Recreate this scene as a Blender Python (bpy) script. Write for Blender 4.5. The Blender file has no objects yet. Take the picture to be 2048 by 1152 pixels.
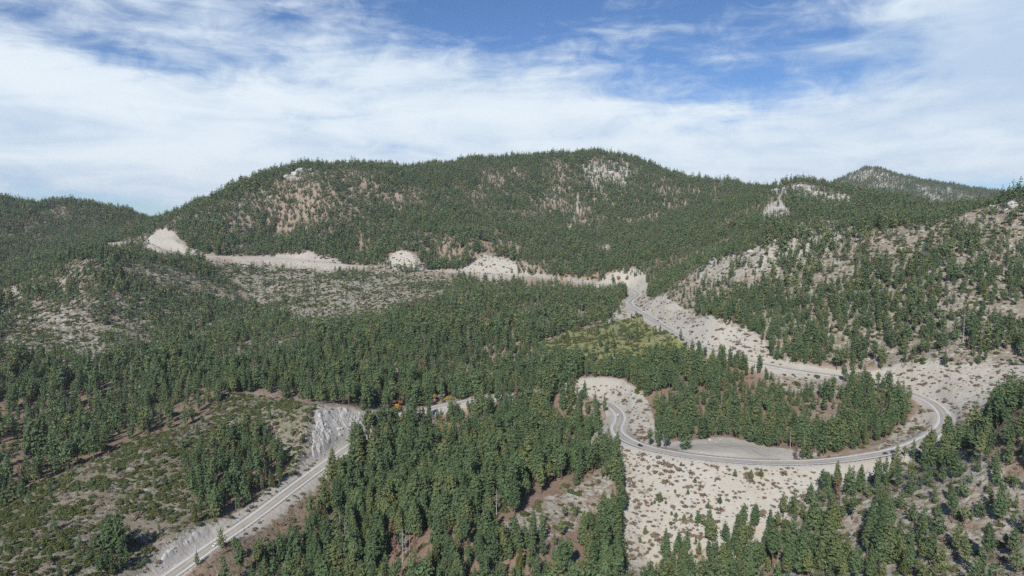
import bpy, bmesh, math, random
import numpy as np
from mathutils import Vector, Matrix

SC = bpy.context.scene
COL = SC.collection
R = math.radians
rng = np.random.default_rng(7)
random.seed(7)

# ---------------------------------------------------------------- camera, sky, sun, exposure
H = 235.0                                # height of the drone above the lowest bit of road
cam_d = bpy.data.cameras.new('camera')
cam = bpy.data.objects.new('camera', cam_d)
COL.objects.link(cam)
cam.location = (0, 0, H)
PITCH = math.atan(136 / 1384)
cam.rotation_euler = (math.pi / 2 - PITCH, 0, 0)
cam_d.sensor_width = 36
cam_d.lens = 36 * 1384 / 2048
cam_d.clip_start = 1
cam_d.clip_end = 30000
SC.camera = cam

SUN_EL, SUN_AZ = R(38), R(197)            # azimuth clockwise from +Y
sun_dir = Vector((math.sin(SUN_AZ) * math.cos(SUN_EL), math.cos(SUN_AZ) * math.cos(SUN_EL), math.sin(SUN_EL)))
sun_d = bpy.data.lights.new('sun', 'SUN')
sun_d.energy = 5.0
sun_d.angle = R(0.5)
sun_d.color = (1.0, 0.945, 0.86)
sun = bpy.data.objects.new('sun', sun_d)
sun.rotation_euler = (-sun_dir).to_track_quat('-Z', 'Y').to_euler()
COL.objects.link(sun)

SC.view_settings.view_transform = 'Standard'
SC.view_settings.look = 'None'
SC.view_settings.gamma = 1
SC.view_settings.use_curve_mapping = False
SC.view_settings.exposure = 0.25
SC.cycles.max_bounces = 5
SC.cycles.diffuse_bounces = 3
SC.cycles.transparent_max_bounces = 8
SC.cycles.volume_bounces = 0
SC.cycles.use_denoising = False
SC.render.film_transparent = False


class Nodes:
    """small helper for building node trees"""
    def __init__(self, tree):
        self.t = tree
        tree.nodes.clear()

    def n(self, kind, **kw):
        o = self.t.nodes.new(kind)
        for k, v in kw.items():
            setattr(o, k, v)
        return o

    def put(self, sock, v):
        if isinstance(v, bpy.types.NodeSocket):
            self.t.links.new(v, sock)
        elif v is not None:
            if sock.type == 'RGBA' and hasattr(v, '__len__') and len(v) == 3:
                v = (*v, 1)
            sock.default_value = v

    def math(self, op, a, b=None, c=None, clamp=False):
        o = self.n('ShaderNodeMath', operation=op, use_clamp=clamp)
        for s, v in zip(o.inputs, (a, b, c)):
            self.put(s, v)
        return o.outputs[0]

    def mix(self, f, a, b, blend='MIX'):
        o = self.n('ShaderNodeMix', data_type='RGBA', blend_type=blend)
        self.put(o.inputs[0], f)
        self.put(o.inputs[6], a)
        self.put(o.inputs[7], b)
        return o.outputs[2]

    def ramp(self, v, lo, hi, a=0.0, b=1.0, smooth=True):
        o = self.n('ShaderNodeMapRange', interpolation_type='SMOOTHSTEP' if smooth else 'LINEAR')
        for i, x in enumerate((v, lo, hi, a, b)):
            self.put(o.inputs[i], x)
        return o.outputs[0]

    def noise(self, vec, scale, detail=3, rough=0.55, dist=0.0):
        o = self.n('ShaderNodeTexNoise')
        self.put(o.inputs['Vector'], vec)
        self.put(o.inputs['Scale'], scale)
        self.put(o.inputs['Detail'], detail)
        self.put(o.inputs['Roughness'], rough)
        self.put(o.inputs['Distortion'], dist)
        return o.outputs[0]


world = bpy.data.worlds.new('World')
SC.world = world
world.use_nodes = True


def build_world():
    N = Nodes(world.node_tree)
    out = N.n('ShaderNodeOutputWorld')
    sky = N.n('ShaderNodeTexSky', sky_type='NISHITA', sun_disc=False)
    sky.sun_elevation = SUN_EL
    sky.sun_rotation = SUN_AZ
    sky.altitude = 1500
    sky.air_density = 0.9
    sky.dust_density = 0.4
    sky.ozone_density = 1.6
    bg_sky = N.n('ShaderNodeBackground')
    # the photograph's clear sky is a somewhat violet blue
    skyc = N.mix(1.0, sky.outputs[0], (0.68, 0.90, 1.17), 'MULTIPLY')
    N.put(bg_sky.inputs[0], skyc)
    bg_sky.inputs[1].default_value = 0.078
    d = N.n('ShaderNodeTexCoord').outputs['Generated']
    sep = N.n('ShaderNodeSeparateXYZ')
    N.put(sep.inputs[0], d)
    az = N.math('ARCTAN2', sep.outputs[0], sep.outputs[1])       # radians right of the view
    el = N.math('ARCSINE', sep.outputs[2])
    # streaks: noise stretched along the wind, tilted
    mp = N.n('ShaderNodeMapping')
    N.put(mp.inputs[0], d)
    mp.inputs['Rotation'].default_value = (0, R(16), 0)
    mp.inputs['Scale'].default_value = (1.5, 1.5, 7.5)
    v = mp.outputs[0]
    big = N.noise(v, 1.3, 3, 0.5, 0.4)
    mid = N.noise(v, 3.2, 5, 0.55, 0.7)
    mp2 = N.n('ShaderNodeMapping')
    N.put(mp2.inputs[0], d)
    mp2.inputs['Rotation'].default_value = (0, R(-8), 0)
    mp2.inputs['Scale'].default_value = (3.0, 3.0, 6.0)
    fine = N.noise(mp2.outputs[0], 5.0, 7, 0.62, 0.9)
    fib = N.noise(v, 9.0, 6, 0.6, 0.5)

    def blob(a0, e0, sa, se, tilt=0.0):
        da = N.math('SUBTRACT', az, a0)
        de = N.math('SUBTRACT', N.math('SUBTRACT', el, e0), N.math('MULTIPLY', da, tilt))
        q = N.math('ADD', N.math('POWER', N.math('DIVIDE', da, sa), 2), N.math('POWER', N.math('DIVIDE', de, se), 2))
        return N.math('EXPONENT', N.math('MULTIPLY', q, -1))

    def add(*xs):
        t = xs[0]
        for x in xs[1:]:
            t = N.math('ADD', t, x)
        return t

    def mul(x, k):
        return N.math('MULTIPLY', x, k)
    # thick deck low in the sky, breaking up with height
    cov = N.ramp(el, R(5.0), R(24), 0.98, 0.0, False)
    cov = add(cov,
              mul(blob(-0.608, 0.235, 0.188, 0.043, -0.200), -0.14),
              mul(blob(-0.412, 0.172, 0.303, 0.020, -0.300), -0.18),
              mul(blob(-0.032, 0.262, 0.137, 0.051, -0.100), -0.45),
              mul(blob(0.162, 0.218, 0.094, 0.029, 0.000), -0.15),
              mul(blob(0.369, 0.212, 0.217, 0.054, -0.050), -0.43),
              mul(blob(0.511, 0.187, 0.065, 0.043, 0.000), -0.30),
              mul(blob(0.595, 0.216, 0.188, 0.094, 0.000), 0.90),
              mul(blob(-0.349, 0.244, 0.303, 0.029, -0.250), 0.25),
              mul(blob(-0.563, 0.136, 0.303, 0.079, -0.250), 0.50),
              mul(blob(-0.017, 0.174, 0.181, 0.058, -0.100), 0.30),
              mul(blob(0.299, 0.217, 0.051, 0.016, 0.000), 0.30),
              mul(blob(0.466, 0.212, 0.065, 0.013, 0.000), 0.20),
              mul(blob(-0.521, 0.012, 0.145, 0.022, -0.100), -0.75),
              mul(blob(0.614, 0.032, 0.145, 0.029, 0.000), -0.50),
              mul(blob(-0.608, -0.018, 0.217, 0.029, 0.000), -0.30),
              mul(blob(0.564, 0.084, 0.145, 0.043, 0.000), 0.10)
              )
    nz = add(mul(N.math('SUBTRACT', big, 0.5), 0.9), mul(N.math('SUBTRACT', mid, 0.5), 0.9),
             mul(N.math('SUBTRACT', fine, 0.5), 0.75), mul(N.math('SUBTRACT', fib, 0.5), 0.35))
    dens = N.ramp(add(cov, nz), 0.22, 0.98)
    dens = N.math('POWER', dens, 0.85)
    dens = N.math('MULTIPLY', dens, 0.97)
    # brightness: bluish grey undersides, whiter lit parts
    lit = add(0.55, mul(N.math('SUBTRACT', mid, 0.5), 1.3), mul(N.math('SUBTRACT', fine, 0.5), 0.6), mul(N.math('SUBTRACT', big, 0.5), 0.8))
    lit = N.ramp(add(lit,
              mul(blob(-0.563, 0.159, 0.253, 0.043, -0.300), 0.45),
              mul(blob(-0.412, 0.132, 0.217, 0.029, -0.200), -0.14),
              mul(blob(-0.017, 0.029, 0.650, 0.043, 0.000), 0.25),
              mul(blob(0.590, 0.179, 0.145, 0.051, 0.000), -0.35),
              mul(blob(0.197, 0.151, 0.361, 0.043, 0.000), 0.25)
                     ), 0.1, 1.0)
    cc = N.mix(lit, (0.50, 0.63, 0.80), (0.80, 0.88, 0.94))
    bg_c = N.n('ShaderNodeBackground')
    N.put(bg_c.inputs[0], cc)
    bg_c.inputs[1].default_value = 0.9
    mixs = N.n('ShaderNodeMixShader')
    N.put(mixs.inputs[0], dens)
    N.put(mixs.inputs[1], bg_sky.outputs[0])
    N.put(mixs.inputs[2], bg_c.outputs[0])
    N.put(out.inputs[0], mixs.outputs[0])


build_world()

# surveyed spot heights of the natural ground (metres)
CP = np.array([
    (-1936.2, 2300, 300.7), (-1689.3, 2300, 294.1), (-1626, 2350, 278.6), (-1443, 2250, 289.6), (-1331.3, 2250, 267.2), (-1246.7, 2300, 241.6),
    (-1173.7, 2350, 214.8), (-1439.9, 1950, 179), (-1267.8, 1900, 153.1), (-1187.5, 2000, 192), (-1224, 1650, 110.1), (-1151.5, 1650, 122.1),
    (-1098.9, 2050, 193.8), (-1105.3, 1750, 146.9), (-876.2, 1780, 219.7), (-815.7, 1820, 255.8), (-775, 1850, 279.9), (-685.5, 1900, 321.6),
    (-590.5, 1950, 370.8), (-619.3, 1930, 355.8), (-519.8, 2000, 379.9), (-409.6, 2020, 381.4), (-347.7, 2080, 374), (-313.4, 2150, 372.6),
    (-269.2, 2300, 408.2), (-107.3, 2350, 428.5), (78.7, 2400, 444.4), (301, 2400, 457.9), (383.5, 2380, 441), (513.9, 2350, 382.1),
    (701.1, 2300, 349.7), (815.3, 2250, 328), (-710.9, 1720, 210.3), (-551.1, 1810, 260.9), (-423.4, 1820, 261), (-519.8, 1700, 186.2),
    (-302.4, 1880, 261.9), (-268, 1660, 193.3), (-176.1, 1980, 291.5), (-144.2, 1610, 165.6), (-35.3, 2050, 293.5), (113.4, 2080, 294.4),
    (-30.3, 1750, 197.3), (95.9, 1750, 184.8), (267.6, 2120, 295.5), (228.4, 1800, 183.3), (419.6, 2120, 295.5), (434, 1850, 221.8),
    (322.9, 1620, 165.1), (568.7, 2000, 263.6), (240.7, 1470, 123.7), (142.3, 1560, 128.2), (-368.8, 1680, 162.6), (-825, 1650, 201.9),
    (-834.1, 1640, 204.4), (-800.2, 1670, 175), (-254.2, 1570, 153.7), (-290.3, 1580, 137.2), (-43.9, 1555, 143.2), (-83.5, 1560, 133.9),
    (-39.3, 1600, 152.1), (-166.8, 1600, 129), (-360.5, 1640, 143), (-477.5, 1635, 146.8), (6.7, 1540, 129.6), (-672, 1650, 163.9),
    (721.1, 1750, 327.2), (692.5, 1740, 316.8), (750.6, 1760, 322.7), (615.8, 1600, 257.9), (797.9, 1780, 311.1), (872.3, 1800, 291.5),
    (963.9, 1850, 272), (1059.5, 1900, 248.6), (564, 1650, 258.6), (492.5, 1500, 213.5), (400.3, 1400, 174.6), (630.6, 1400, 227),
    (757.2, 1450, 229.8), (522.3, 1380, 225.1), (295.8, 1180, 143.1), (340.1, 1130, 165), (379.8, 1105, 187.4), (448.4, 1080, 208.7),
    (515.9, 1060, 222.1), (580.7, 1040, 227.6), (629.9, 1000, 235), (673.3, 960, 241.2), (684.1, 930, 245), (727.1, 900, 255.6),
    (2161.9, 4200, 542.4), (2102.6, 4200, 527.5), (2030.2, 4200, 474.1), (1883.5, 4200, 396.7), (1735.9, 4200, 325), (2268.7, 4200, 506.8),
    (2390.4, 4200, 477.1), (2633.2, 4200, 435.4), (2876.1, 4200, 399.7), (3179.4, 4200, 366.8), (1926.2, 3700, 340.6), (2327.4, 3700, 287.9),
    (650.7, 880, 197.1), (588.3, 930, 194.9), (543.6, 970, 193.2), (493, 1010, 191.4), (429, 1030, 175.7), (358.7, 1040, 152.5),
    (310.6, 1080, 125.7), (280, 1220, 111.6), (266.5, 1330, 105.3), (573.4, 770, 145.8), (516, 810, 141.2), (479.7, 850, 136.6),
    (437.6, 890, 131.9), (389.6, 930, 127.3), (329.3, 950, 111.1), (517.5, 690, 104.2), (462, 720, 98.5), (440.5, 775, 88.1),
    (401.1, 810, 81.5), (356, 845, 87.4), (752.5, 850, 198.3), (583.7, 650, 111.8), (773.6, 880, 260.1), (433.8, 715, 78.2),
    (462.5, 680, 86.9), (488.9, 650, 93.4), (302.6, 870, 90.7), (250.9, 915, 104.2), (245.9, 1105, 107), (98.7, 762, 50.8),
    (75.1, 810, 42.2), (140.3, 715, 46), (134.8, 660, 40.6), (198.2, 715, 51.4), (259.5, 740, 50.5), (306.5, 722, 52.3),
    (346.4, 695, 55.5), (379.3, 680, 55.3), (181, 650, 38.6), (222.9, 632, 40.2), (265.5, 622, 41.4), (308.6, 616, 43.3),
    (355.2, 635, 47), (383.8, 640, 51.3), (348.1, 605, 43), (182.9, 607, 38.2), (214.8, 583, 38.9), (241.1, 563, 39.6),
    (144, 595, 37.1), (157.1, 490, 1.9), (98.1, 470, -12.6), (107.5, 520, 14), (211.4, 490, 26.8), (158.5, 440, -1),
    (247.5, 530, 34.4), (191.4, 440, 10.1), (240.4, 475, 36.8), (234.1, 400, 36.9), (272.3, 370, 51.7), (286.7, 495, 43.8),
    (278.7, 425, 57.7), (305.1, 398, 69), (344.1, 500, 64.9), (358.8, 475, 109.4), (341.2, 450, 99), (388.1, 560, 65.8),
    (79.5, 608, 25.8), (32, 565, 21.1), (45.4, 480, 16.1), (80.2, 520, 18.1), (-11.4, 640, 17.3), (-69.8, 760, 5.4),
    (-50.1, 540, 9.7), (-60.4, 460, 7.2), (-133.8, 588, -10.3), (-125.8, 640, 2.6), (-119.7, 490, -7.7), (-150.2, 468, -16),
    (-39.9, 425, 7), (16.1, 838, 24.8), (40.2, 715, 19), (79.7, 690, 26.5), (8.3, 425, 17.8), (119.2, 925, 59.7),
    (178.8, 1085, 77.5), (92.2, 1000, 60.3), (184.8, 915, 68.4), (134.1, 845, 49.7), (-452, 1470, 107.7), (-584.6, 1540, 118.4),
    (-655.9, 1500, 132.3), (-506.8, 1330, 81), (-407, 1320, 82.1), (-306.3, 1300, 84.5), (-208.5, 1280, 86.8), (-112.7, 1250, 90.2),
    (-22, 1260, 89.1), (-349.9, 1130, 54.3), (-265, 1120, 55.9), (-176.7, 1080, 62.3), (-19.3, 1100, 59.1), (63.7, 1150, 68.1),
    (157.5, 1230, 88.1), (-432.5, 1130, 54.3), (-576.3, 1270, 87.9), (-492.9, 1080, 46.3), (-661.6, 1260, 125.9), (-591.4, 1120, 72.4),
    (-744.4, 1250, 170.3), (-777.6, 1230, 160.6), (-716.2, 1280, 165), (-682.7, 1340, 148.1), (-853, 1220, 127.6), (-855.9, 1150, 108.6),
    (-940.4, 1150, 97.6), (-759.3, 1130, 104.1), (-671.2, 1120, 105.3), (-762.3, 1020, 79.4), (-662.3, 980, 63.8), (-561.3, 930, 58.7),
    (-661, 880, 55.1), (-445.1, 900, 47.7), (-364.8, 865, 44), (-266.4, 855, 44.3), (-202.7, 850, 32.7), (-140.3, 850, 21.8),
    (-84.7, 930, 29.6), (-156.1, 950, 40.8), (-17.3, 980, 34.7), (53, 950, 40.8), (-311, 735, 46.3), (-251.6, 735, 40.7),
    (-168.8, 684, 44.9), (-188.7, 665, 48.2), (-150.6, 712, 30.7), (-185.9, 640, 36.8), (-346.8, 730, 42), (-446.8, 690, 21.3),
    (-530.7, 700, 23.5), (-320.1, 595, 32.6), (-309.6, 502, 25.6), (-299.6, 430, 22), (-398.6, 520, 18.1), (-310, 400, 21.1),
    (-411.3, 770, 31.5), (-260.2, 610, 27.5), (-220.4, 640, 27), (-243.1, 520, 14), (-225.3, 469, 17.4), (-215.1, 490, 10),
    (-234.8, 452, 11.1), (-252, 462, 9.8), (-264.7, 425, 14.4), (-273.3, 350, 19.9), (-157.8, 395, -7.8), (-7, 380, 1.4),
    (136.1, 375, 4.5), (234.2, 300, 50.6), (-396.9, 430, 22), (321.2, 350, 89), (388.9, 430, 121.3), (-545.7, 600, 30.9),
    (-764.8, 850, 42.2), (0, 100, 35), (-300, 100, 30), (300, 100, 105), (700, 300, 185), (-700, 300, 45),
    (-1500, 2900, 235), (-600, 2700, 255), (0, 3000, 255), (500, 2900, 245), (-2500, 2500, 295), (-900, 1500, 115),
    (-1300, 1300, 175), (-1500, 1800, 235), (600, 1300, 165), (800, 1200, 195), (1000, 1300, 235), (1000, 1600, 255),
    (1400, 1500, 275), (1500, 900, 295), (2200, 2500, 295), (2300, 3200, 175), (1500, 3000, 175), (3500, 3500, 285),
    (3000, 5500, 135), (0, 5500, 185), (-3000, 5500, 185), (0, 7500, 155), (4500, 7000, 155), (-4500, 7000, 155),
    (-4000, 3000, 285), (4000, 1500, 285), (-560, 1800, 210), (-300, 800, 49), (-242.9, 394, -4), (-196.8, 530.5, 5.9),
    (-184.3, 576.8, 8.6), (-115.4, 755.2, 17.5), (-36.9, 806.5, 22.4), (141.8, 556.5, 41.2), (185.4, 536.8, 42.8), (325, 553.3, 49.2),
    (414.1, 661.2, 55), (386.6, 749.2, 59.9), (344.7, 772.5, 62.4), (303.7, 797.2, 65.3), (271.6, 832.7, 68.9), (247.6, 874.2, 72.9),
    (226.4, 967.6, 79), (221.1, 1015.3, 81.4), (216.8, 1063.1, 83.5), (208, 1158.8, 86.9), (207.6, 1206.8, 88.2), (216.8, 1253.8, 89.4),
    (234, 1298.6, 90.7), (244.3, 1392.9, 93.6), (184.1, 1438.1, 100.6), (142.3, 1459.8, 104.7), (105.3, 1490.3, 107.8), (63.7, 1514.3, 110.6),
    (-30.8, 1521.2, 114.9), (-78.8, 1518.9, 117.4), (-126.7, 1519.3, 120.3), (-173, 1531.7, 122.9), (-217.5, 1549.8, 125.2), (-359.1, 1572, 132.5),
    (-405.2, 1585.1, 135.4), (-449.9, 1602.7, 138.6), (-542.4, 1628.2, 145.1), (-590.2, 1628.9, 147.8), (-636.4, 1615.9, 149.7), (-680.4, 1596.9, 151.6),
    (-725.7, 1584.4, 154.5), (-771.1, 1599.5, 158.8), (-885.2, 1686.9, 171.4), (-920.4, 1719.5, 174.2), (-957.2, 1750.4, 176.4), (-1002.6, 1763.5, 177.8),
])

# centre line of the highway, from the bottom of the valley up to the pass
ROAD = [
    (-242.9, 394, -4), (-226.5, 440.7, 0), (-215.9, 474.2, 2), (-201.8, 513.1, 5), (-187.5, 565.1, 8), (-171.2, 623.4, 11),
    (-151.6, 683.3, 14), (-123.3, 744, 17), (-89.1, 783.7, 19), (-55.5, 800.5, 21), (-14.4, 812.2, 24), (21.7, 816.7, 26.5),
    (51.7, 816.1, 28.5), (73.4, 789.8, 31), (93.9, 766.4, 33), (106.2, 741.6, 34.5), (110.9, 700.8, 36), (106.9, 668.8, 37),
    (98.5, 639.2, 38), (99.6, 613.3, 39), (111.8, 583.7, 40), (135.8, 560.2, 41), (168.1, 542.9, 42), (204.3, 531.8, 43.5),
    (243, 529.9, 45), (277.5, 536, 46.5), (310.7, 545.8, 48.5), (348, 567.8, 50.5), (377.4, 593.8, 52), (397.9, 621.1, 53),
    (413, 654.9, 54.5), (416.2, 683, 56), (411.3, 705.7, 57.5), (399.3, 737.1, 59), (376.3, 756.9, 60.5), (348.8, 770.4, 62),
    (311.3, 790.9, 64.5), (276.2, 826, 68), (243.3, 884.1, 74), (227.8, 956.6, 78.5), (215.9, 1072.8, 84), (207.9, 1160.5, 87),
    (208.4, 1218.8, 88.5), (217.5, 1256.4, 89.5), (238, 1309.7, 91), (247, 1354.6, 92), (242.6, 1403.6, 94), (231.2, 1441, 95.5),
    (173.3, 1438.9, 102), (103.8, 1491.5, 108), (39.7, 1522.5, 112), (-48.5, 1520.2, 115.5), (-136.6, 1520.5, 121), (-253.2, 1561.4, 127),
    (-369, 1573.7, 133), (-470.3, 1609.6, 140), (-570.6, 1630.9, 147), (-656, 1609.2, 150.5), (-714.1, 1583.4, 153), (-781.4, 1605, 160),
    (-878.5, 1681.1, 171), (-965.4, 1756.2, 177), (-1010.6, 1764.4, 178),
]
# ---------------------------------------------------------------- terrain
def hash2(ix, iy, seed):
    h = (ix.astype(np.int64) * 374761393 + iy.astype(np.int64) * 668265263 + seed * 982451653) & 0x7fffffff
    h = ((h ^ (h >> 13)) * 1274126177) & 0x7fffffff
    h = h ^ (h >> 16)
    return (h & 0xffff) / 65535.0


def vnoise(x, y, scale, seed):
    x = np.asarray(x) / scale
    y = np.asarray(y) / scale
    ix = np.floor(x)
    iy = np.floor(y)
    fx = x - ix
    fy = y - iy
    fx = fx * fx * fx * (fx * (fx * 6 - 15) + 10)
    fy = fy * fy * fy * (fy * (fy * 6 - 15) + 10)
    ix = ix.astype(np.int64)
    iy = iy.astype(np.int64)
    a = hash2(ix, iy, seed)
    b = hash2(ix + 1, iy, seed)
    c = hash2(ix, iy + 1, seed)
    d = hash2(ix + 1, iy + 1, seed)
    return (a * (1 - fx) + b * fx) * (1 - fy) + (c * (1 - fx) + d * fx) * fy * 1.0


def fbm(x, y, scale, seed, octaves=4, gain=0.5):
    t = 0.0
    amp = 1.0
    tot = 0.0
    for k in range(octaves):
        c, s = math.cos(0.6 * k), math.sin(0.6 * k)
        t = t + amp * vnoise(x * c - y * s, x * s + y * c, scale, seed + 17 * k)
        tot += amp
        amp *= gain
        scale *= 0.5
    return t / tot - 0.5


def tps_kernel(r2):
    return 0.5 * r2 * np.log(r2 + 1e-9)


def tps_fit(cp, lam):
    P = cp[:, :2] / 1000.0
    n = len(P)
    d2 = ((P[:, None] - P[None]) ** 2).sum(-1)
    K = tps_kernel(d2) + lam * np.eye(n)
    Q = np.hstack([np.ones((n, 1)), P])
    A = np.vstack([np.hstack([K, Q]), np.hstack([Q.T, np.zeros((3, 3))])])
    return np.linalg.solve(A, np.concatenate([cp[:, 2], np.zeros(3)]))


def tps_eval(cp, w, x, y):
    P = cp[:, :2] / 1000.0
    x = np.asarray(x, float) / 1000.0
    y = np.asarray(y, float) / 1000.0
    out = w[-3] + w[-2] * x + w[-1] * y
    for i in range(len(P)):
        out = out + w[i] * tps_kernel((x - P[i, 0]) ** 2 + (y - P[i, 1]) ** 2)
    return out


def smooth_line(pts, step):
    """Catmull-Rom through pts, resampled evenly, lightly smoothed."""
    p = np.array(pts, float)
    p = np.vstack([2 * p[0] - p[1], p, 2 * p[-1] - p[-2]])
    out = []
    for i in range(1, len(p) - 2):
        n = max(8, int(np.linalg.norm(p[i + 1] - p[i]) / 2))
        t = np.linspace(0, 1, n, endpoint=False)[:, None]
        a, b, c, d = p[i - 1], p[i], p[i + 1], p[i + 2]
        # centripetal-like tension: scale tangents by segment length
        L = np.linalg.norm(c - b)
        m1 = (c - a) / (np.linalg.norm(c - b) + np.linalg.norm(b - a)) * L
        m2 = (d - b) / (np.linalg.norm(d - c) + np.linalg.norm(c - b)) * L
        t2, t3 = t * t, t * t * t
        out.append((2 * t3 - 3 * t2 + 1) * b + (t3 - 2 * t2 + t) * m1 + (-2 * t3 + 3 * t2) * c + (t3 - t2) * m2)
    q = np.vstack(out + [p[-2:-1]])

    def resample(q, step):
        s = np.concatenate([[0], np.cumsum(np.linalg.norm(np.diff(q[:, :2], axis=0), axis=1))])
        n = int(s[-1] / step)
        t = np.linspace(0, s[-1], n + 1)
        return np.stack([np.interp(t, s, q[:, k]) for k in range(q.shape[1])], 1)

    q = resample(q, step)
    for _ in range(10):
        q[1:-1] = 0.25 * q[:-2] + 0.5 * q[1:-1] + 0.25 * q[2:]
    z = q[:, 2].copy()
    for _ in range(120):
        z[1:-1] = 0.25 * z[:-2] + 0.5 * z[1:-1] + 0.25 * z[2:]
    q[:, 2] = z
    return resample(q, step)


def road_frame(q):
    t = np.gradient(q[:, :2], axis=0)
    t /= np.linalg.norm(t, axis=1)[:, None]
    return t, np.stack([t[:, 1], -t[:, 0]], 1)      # tangent, right-hand normal


def nearest_on_line(x, y, q, reach):
    """distance, index of the nearest line sample and signed side for every point within reach."""
    n = len(x)
    best = np.full(n, 1e9)
    idx = np.zeros(n, int)
    for s in range(0, len(q), 16):
        c = q[s:s + 16]
        m = np.where((x > c[:, 0].min() - reach) & (x < c[:, 0].max() + reach) &
                     (y > c[:, 1].min() - reach) & (y < c[:, 1].max() + reach))[0]
        if not len(m):
            continue
        d2 = (x[m][:, None] - c[None, :, 0]) ** 2 + (y[m][:, None] - c[None, :, 1]) ** 2
        k = d2.argmin(1)
        v = np.sqrt(d2[np.arange(len(m)), k])
        b = v < best[m]
        best[m[b]] = v[b]
        idx[m[b]] = s + k[b]
    t, nr = road_frame(q)
    side = np.zeros(n)
    ok = best < 1e8
    side[ok] = np.sign((x[ok] - q[idx[ok], 0]) * nr[idx[ok], 0] + (y[ok] - q[idx[ok], 1]) * nr[idx[ok], 1])
    return best, idx, side


ROAD_HALF = 6.0          # paved half width
BENCH = 8.5              # levelled half width
CUT, FILL = 1.1, 0.62   # slopes of the cuts above and the fills below the road


def terrain(x, y, full=False):
    """ground height; with full=True also how much was cut (+) or filled (-) there and the road distance"""
    x = np.asarray(x, float).ravel()
    y = np.asarray(y, float).ravel()
    z = tps_eval(CP, TPSW, x, y)
    dist = np.hypot(x, y)
    amp = np.clip((dist - 300) / 900, 0.25, 1.0)
    gully = np.abs(fbm(x, y, 190, 5, 3)) * 2
    z = z + amp * (14 * (0.22 - gully)) * np.clip((dist - 700) / 500, 0, 1)
    z = z + amp * 9 * fbm(x, y, 110, 11, 3) + 2.2 * fbm(x, y, 22, 23, 3)
    d, i, side = nearest_on_line(x, y, RQ, 130.0)
    zr = RQ[i, 2]
    over = np.maximum(d - BENCH - np.maximum(dist - 600, 0) * 0.006, 0)     # the sheet is coarser far off: wider bench
    wob = 1 + 0.35 * fbm(x, y, 30, 41, 3)
    hi = zr + CUT * wob * over - 0.25 + np.where(over > 0, 1.2 * np.abs(fbm(x, y, 9, 47, 2)) * np.clip(over / 6, 0, 1), 0)
    lo = zr - FILL * over - 0.25
    nat = z.copy()
    near = d < 120
    fade = np.clip((d - 80) / 40, 0, 1)
    zc = np.clip(z, lo, np.maximum(hi, lo))
    z = np.where(near, zc * (1 - fade) + z * fade, z)
    if full:
        return z, np.where(near, nat - z, 0), d
    return z

TPSW = tps_fit(CP, 1e-4)
RQ = smooth_line(ROAD, 4.0)

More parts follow.
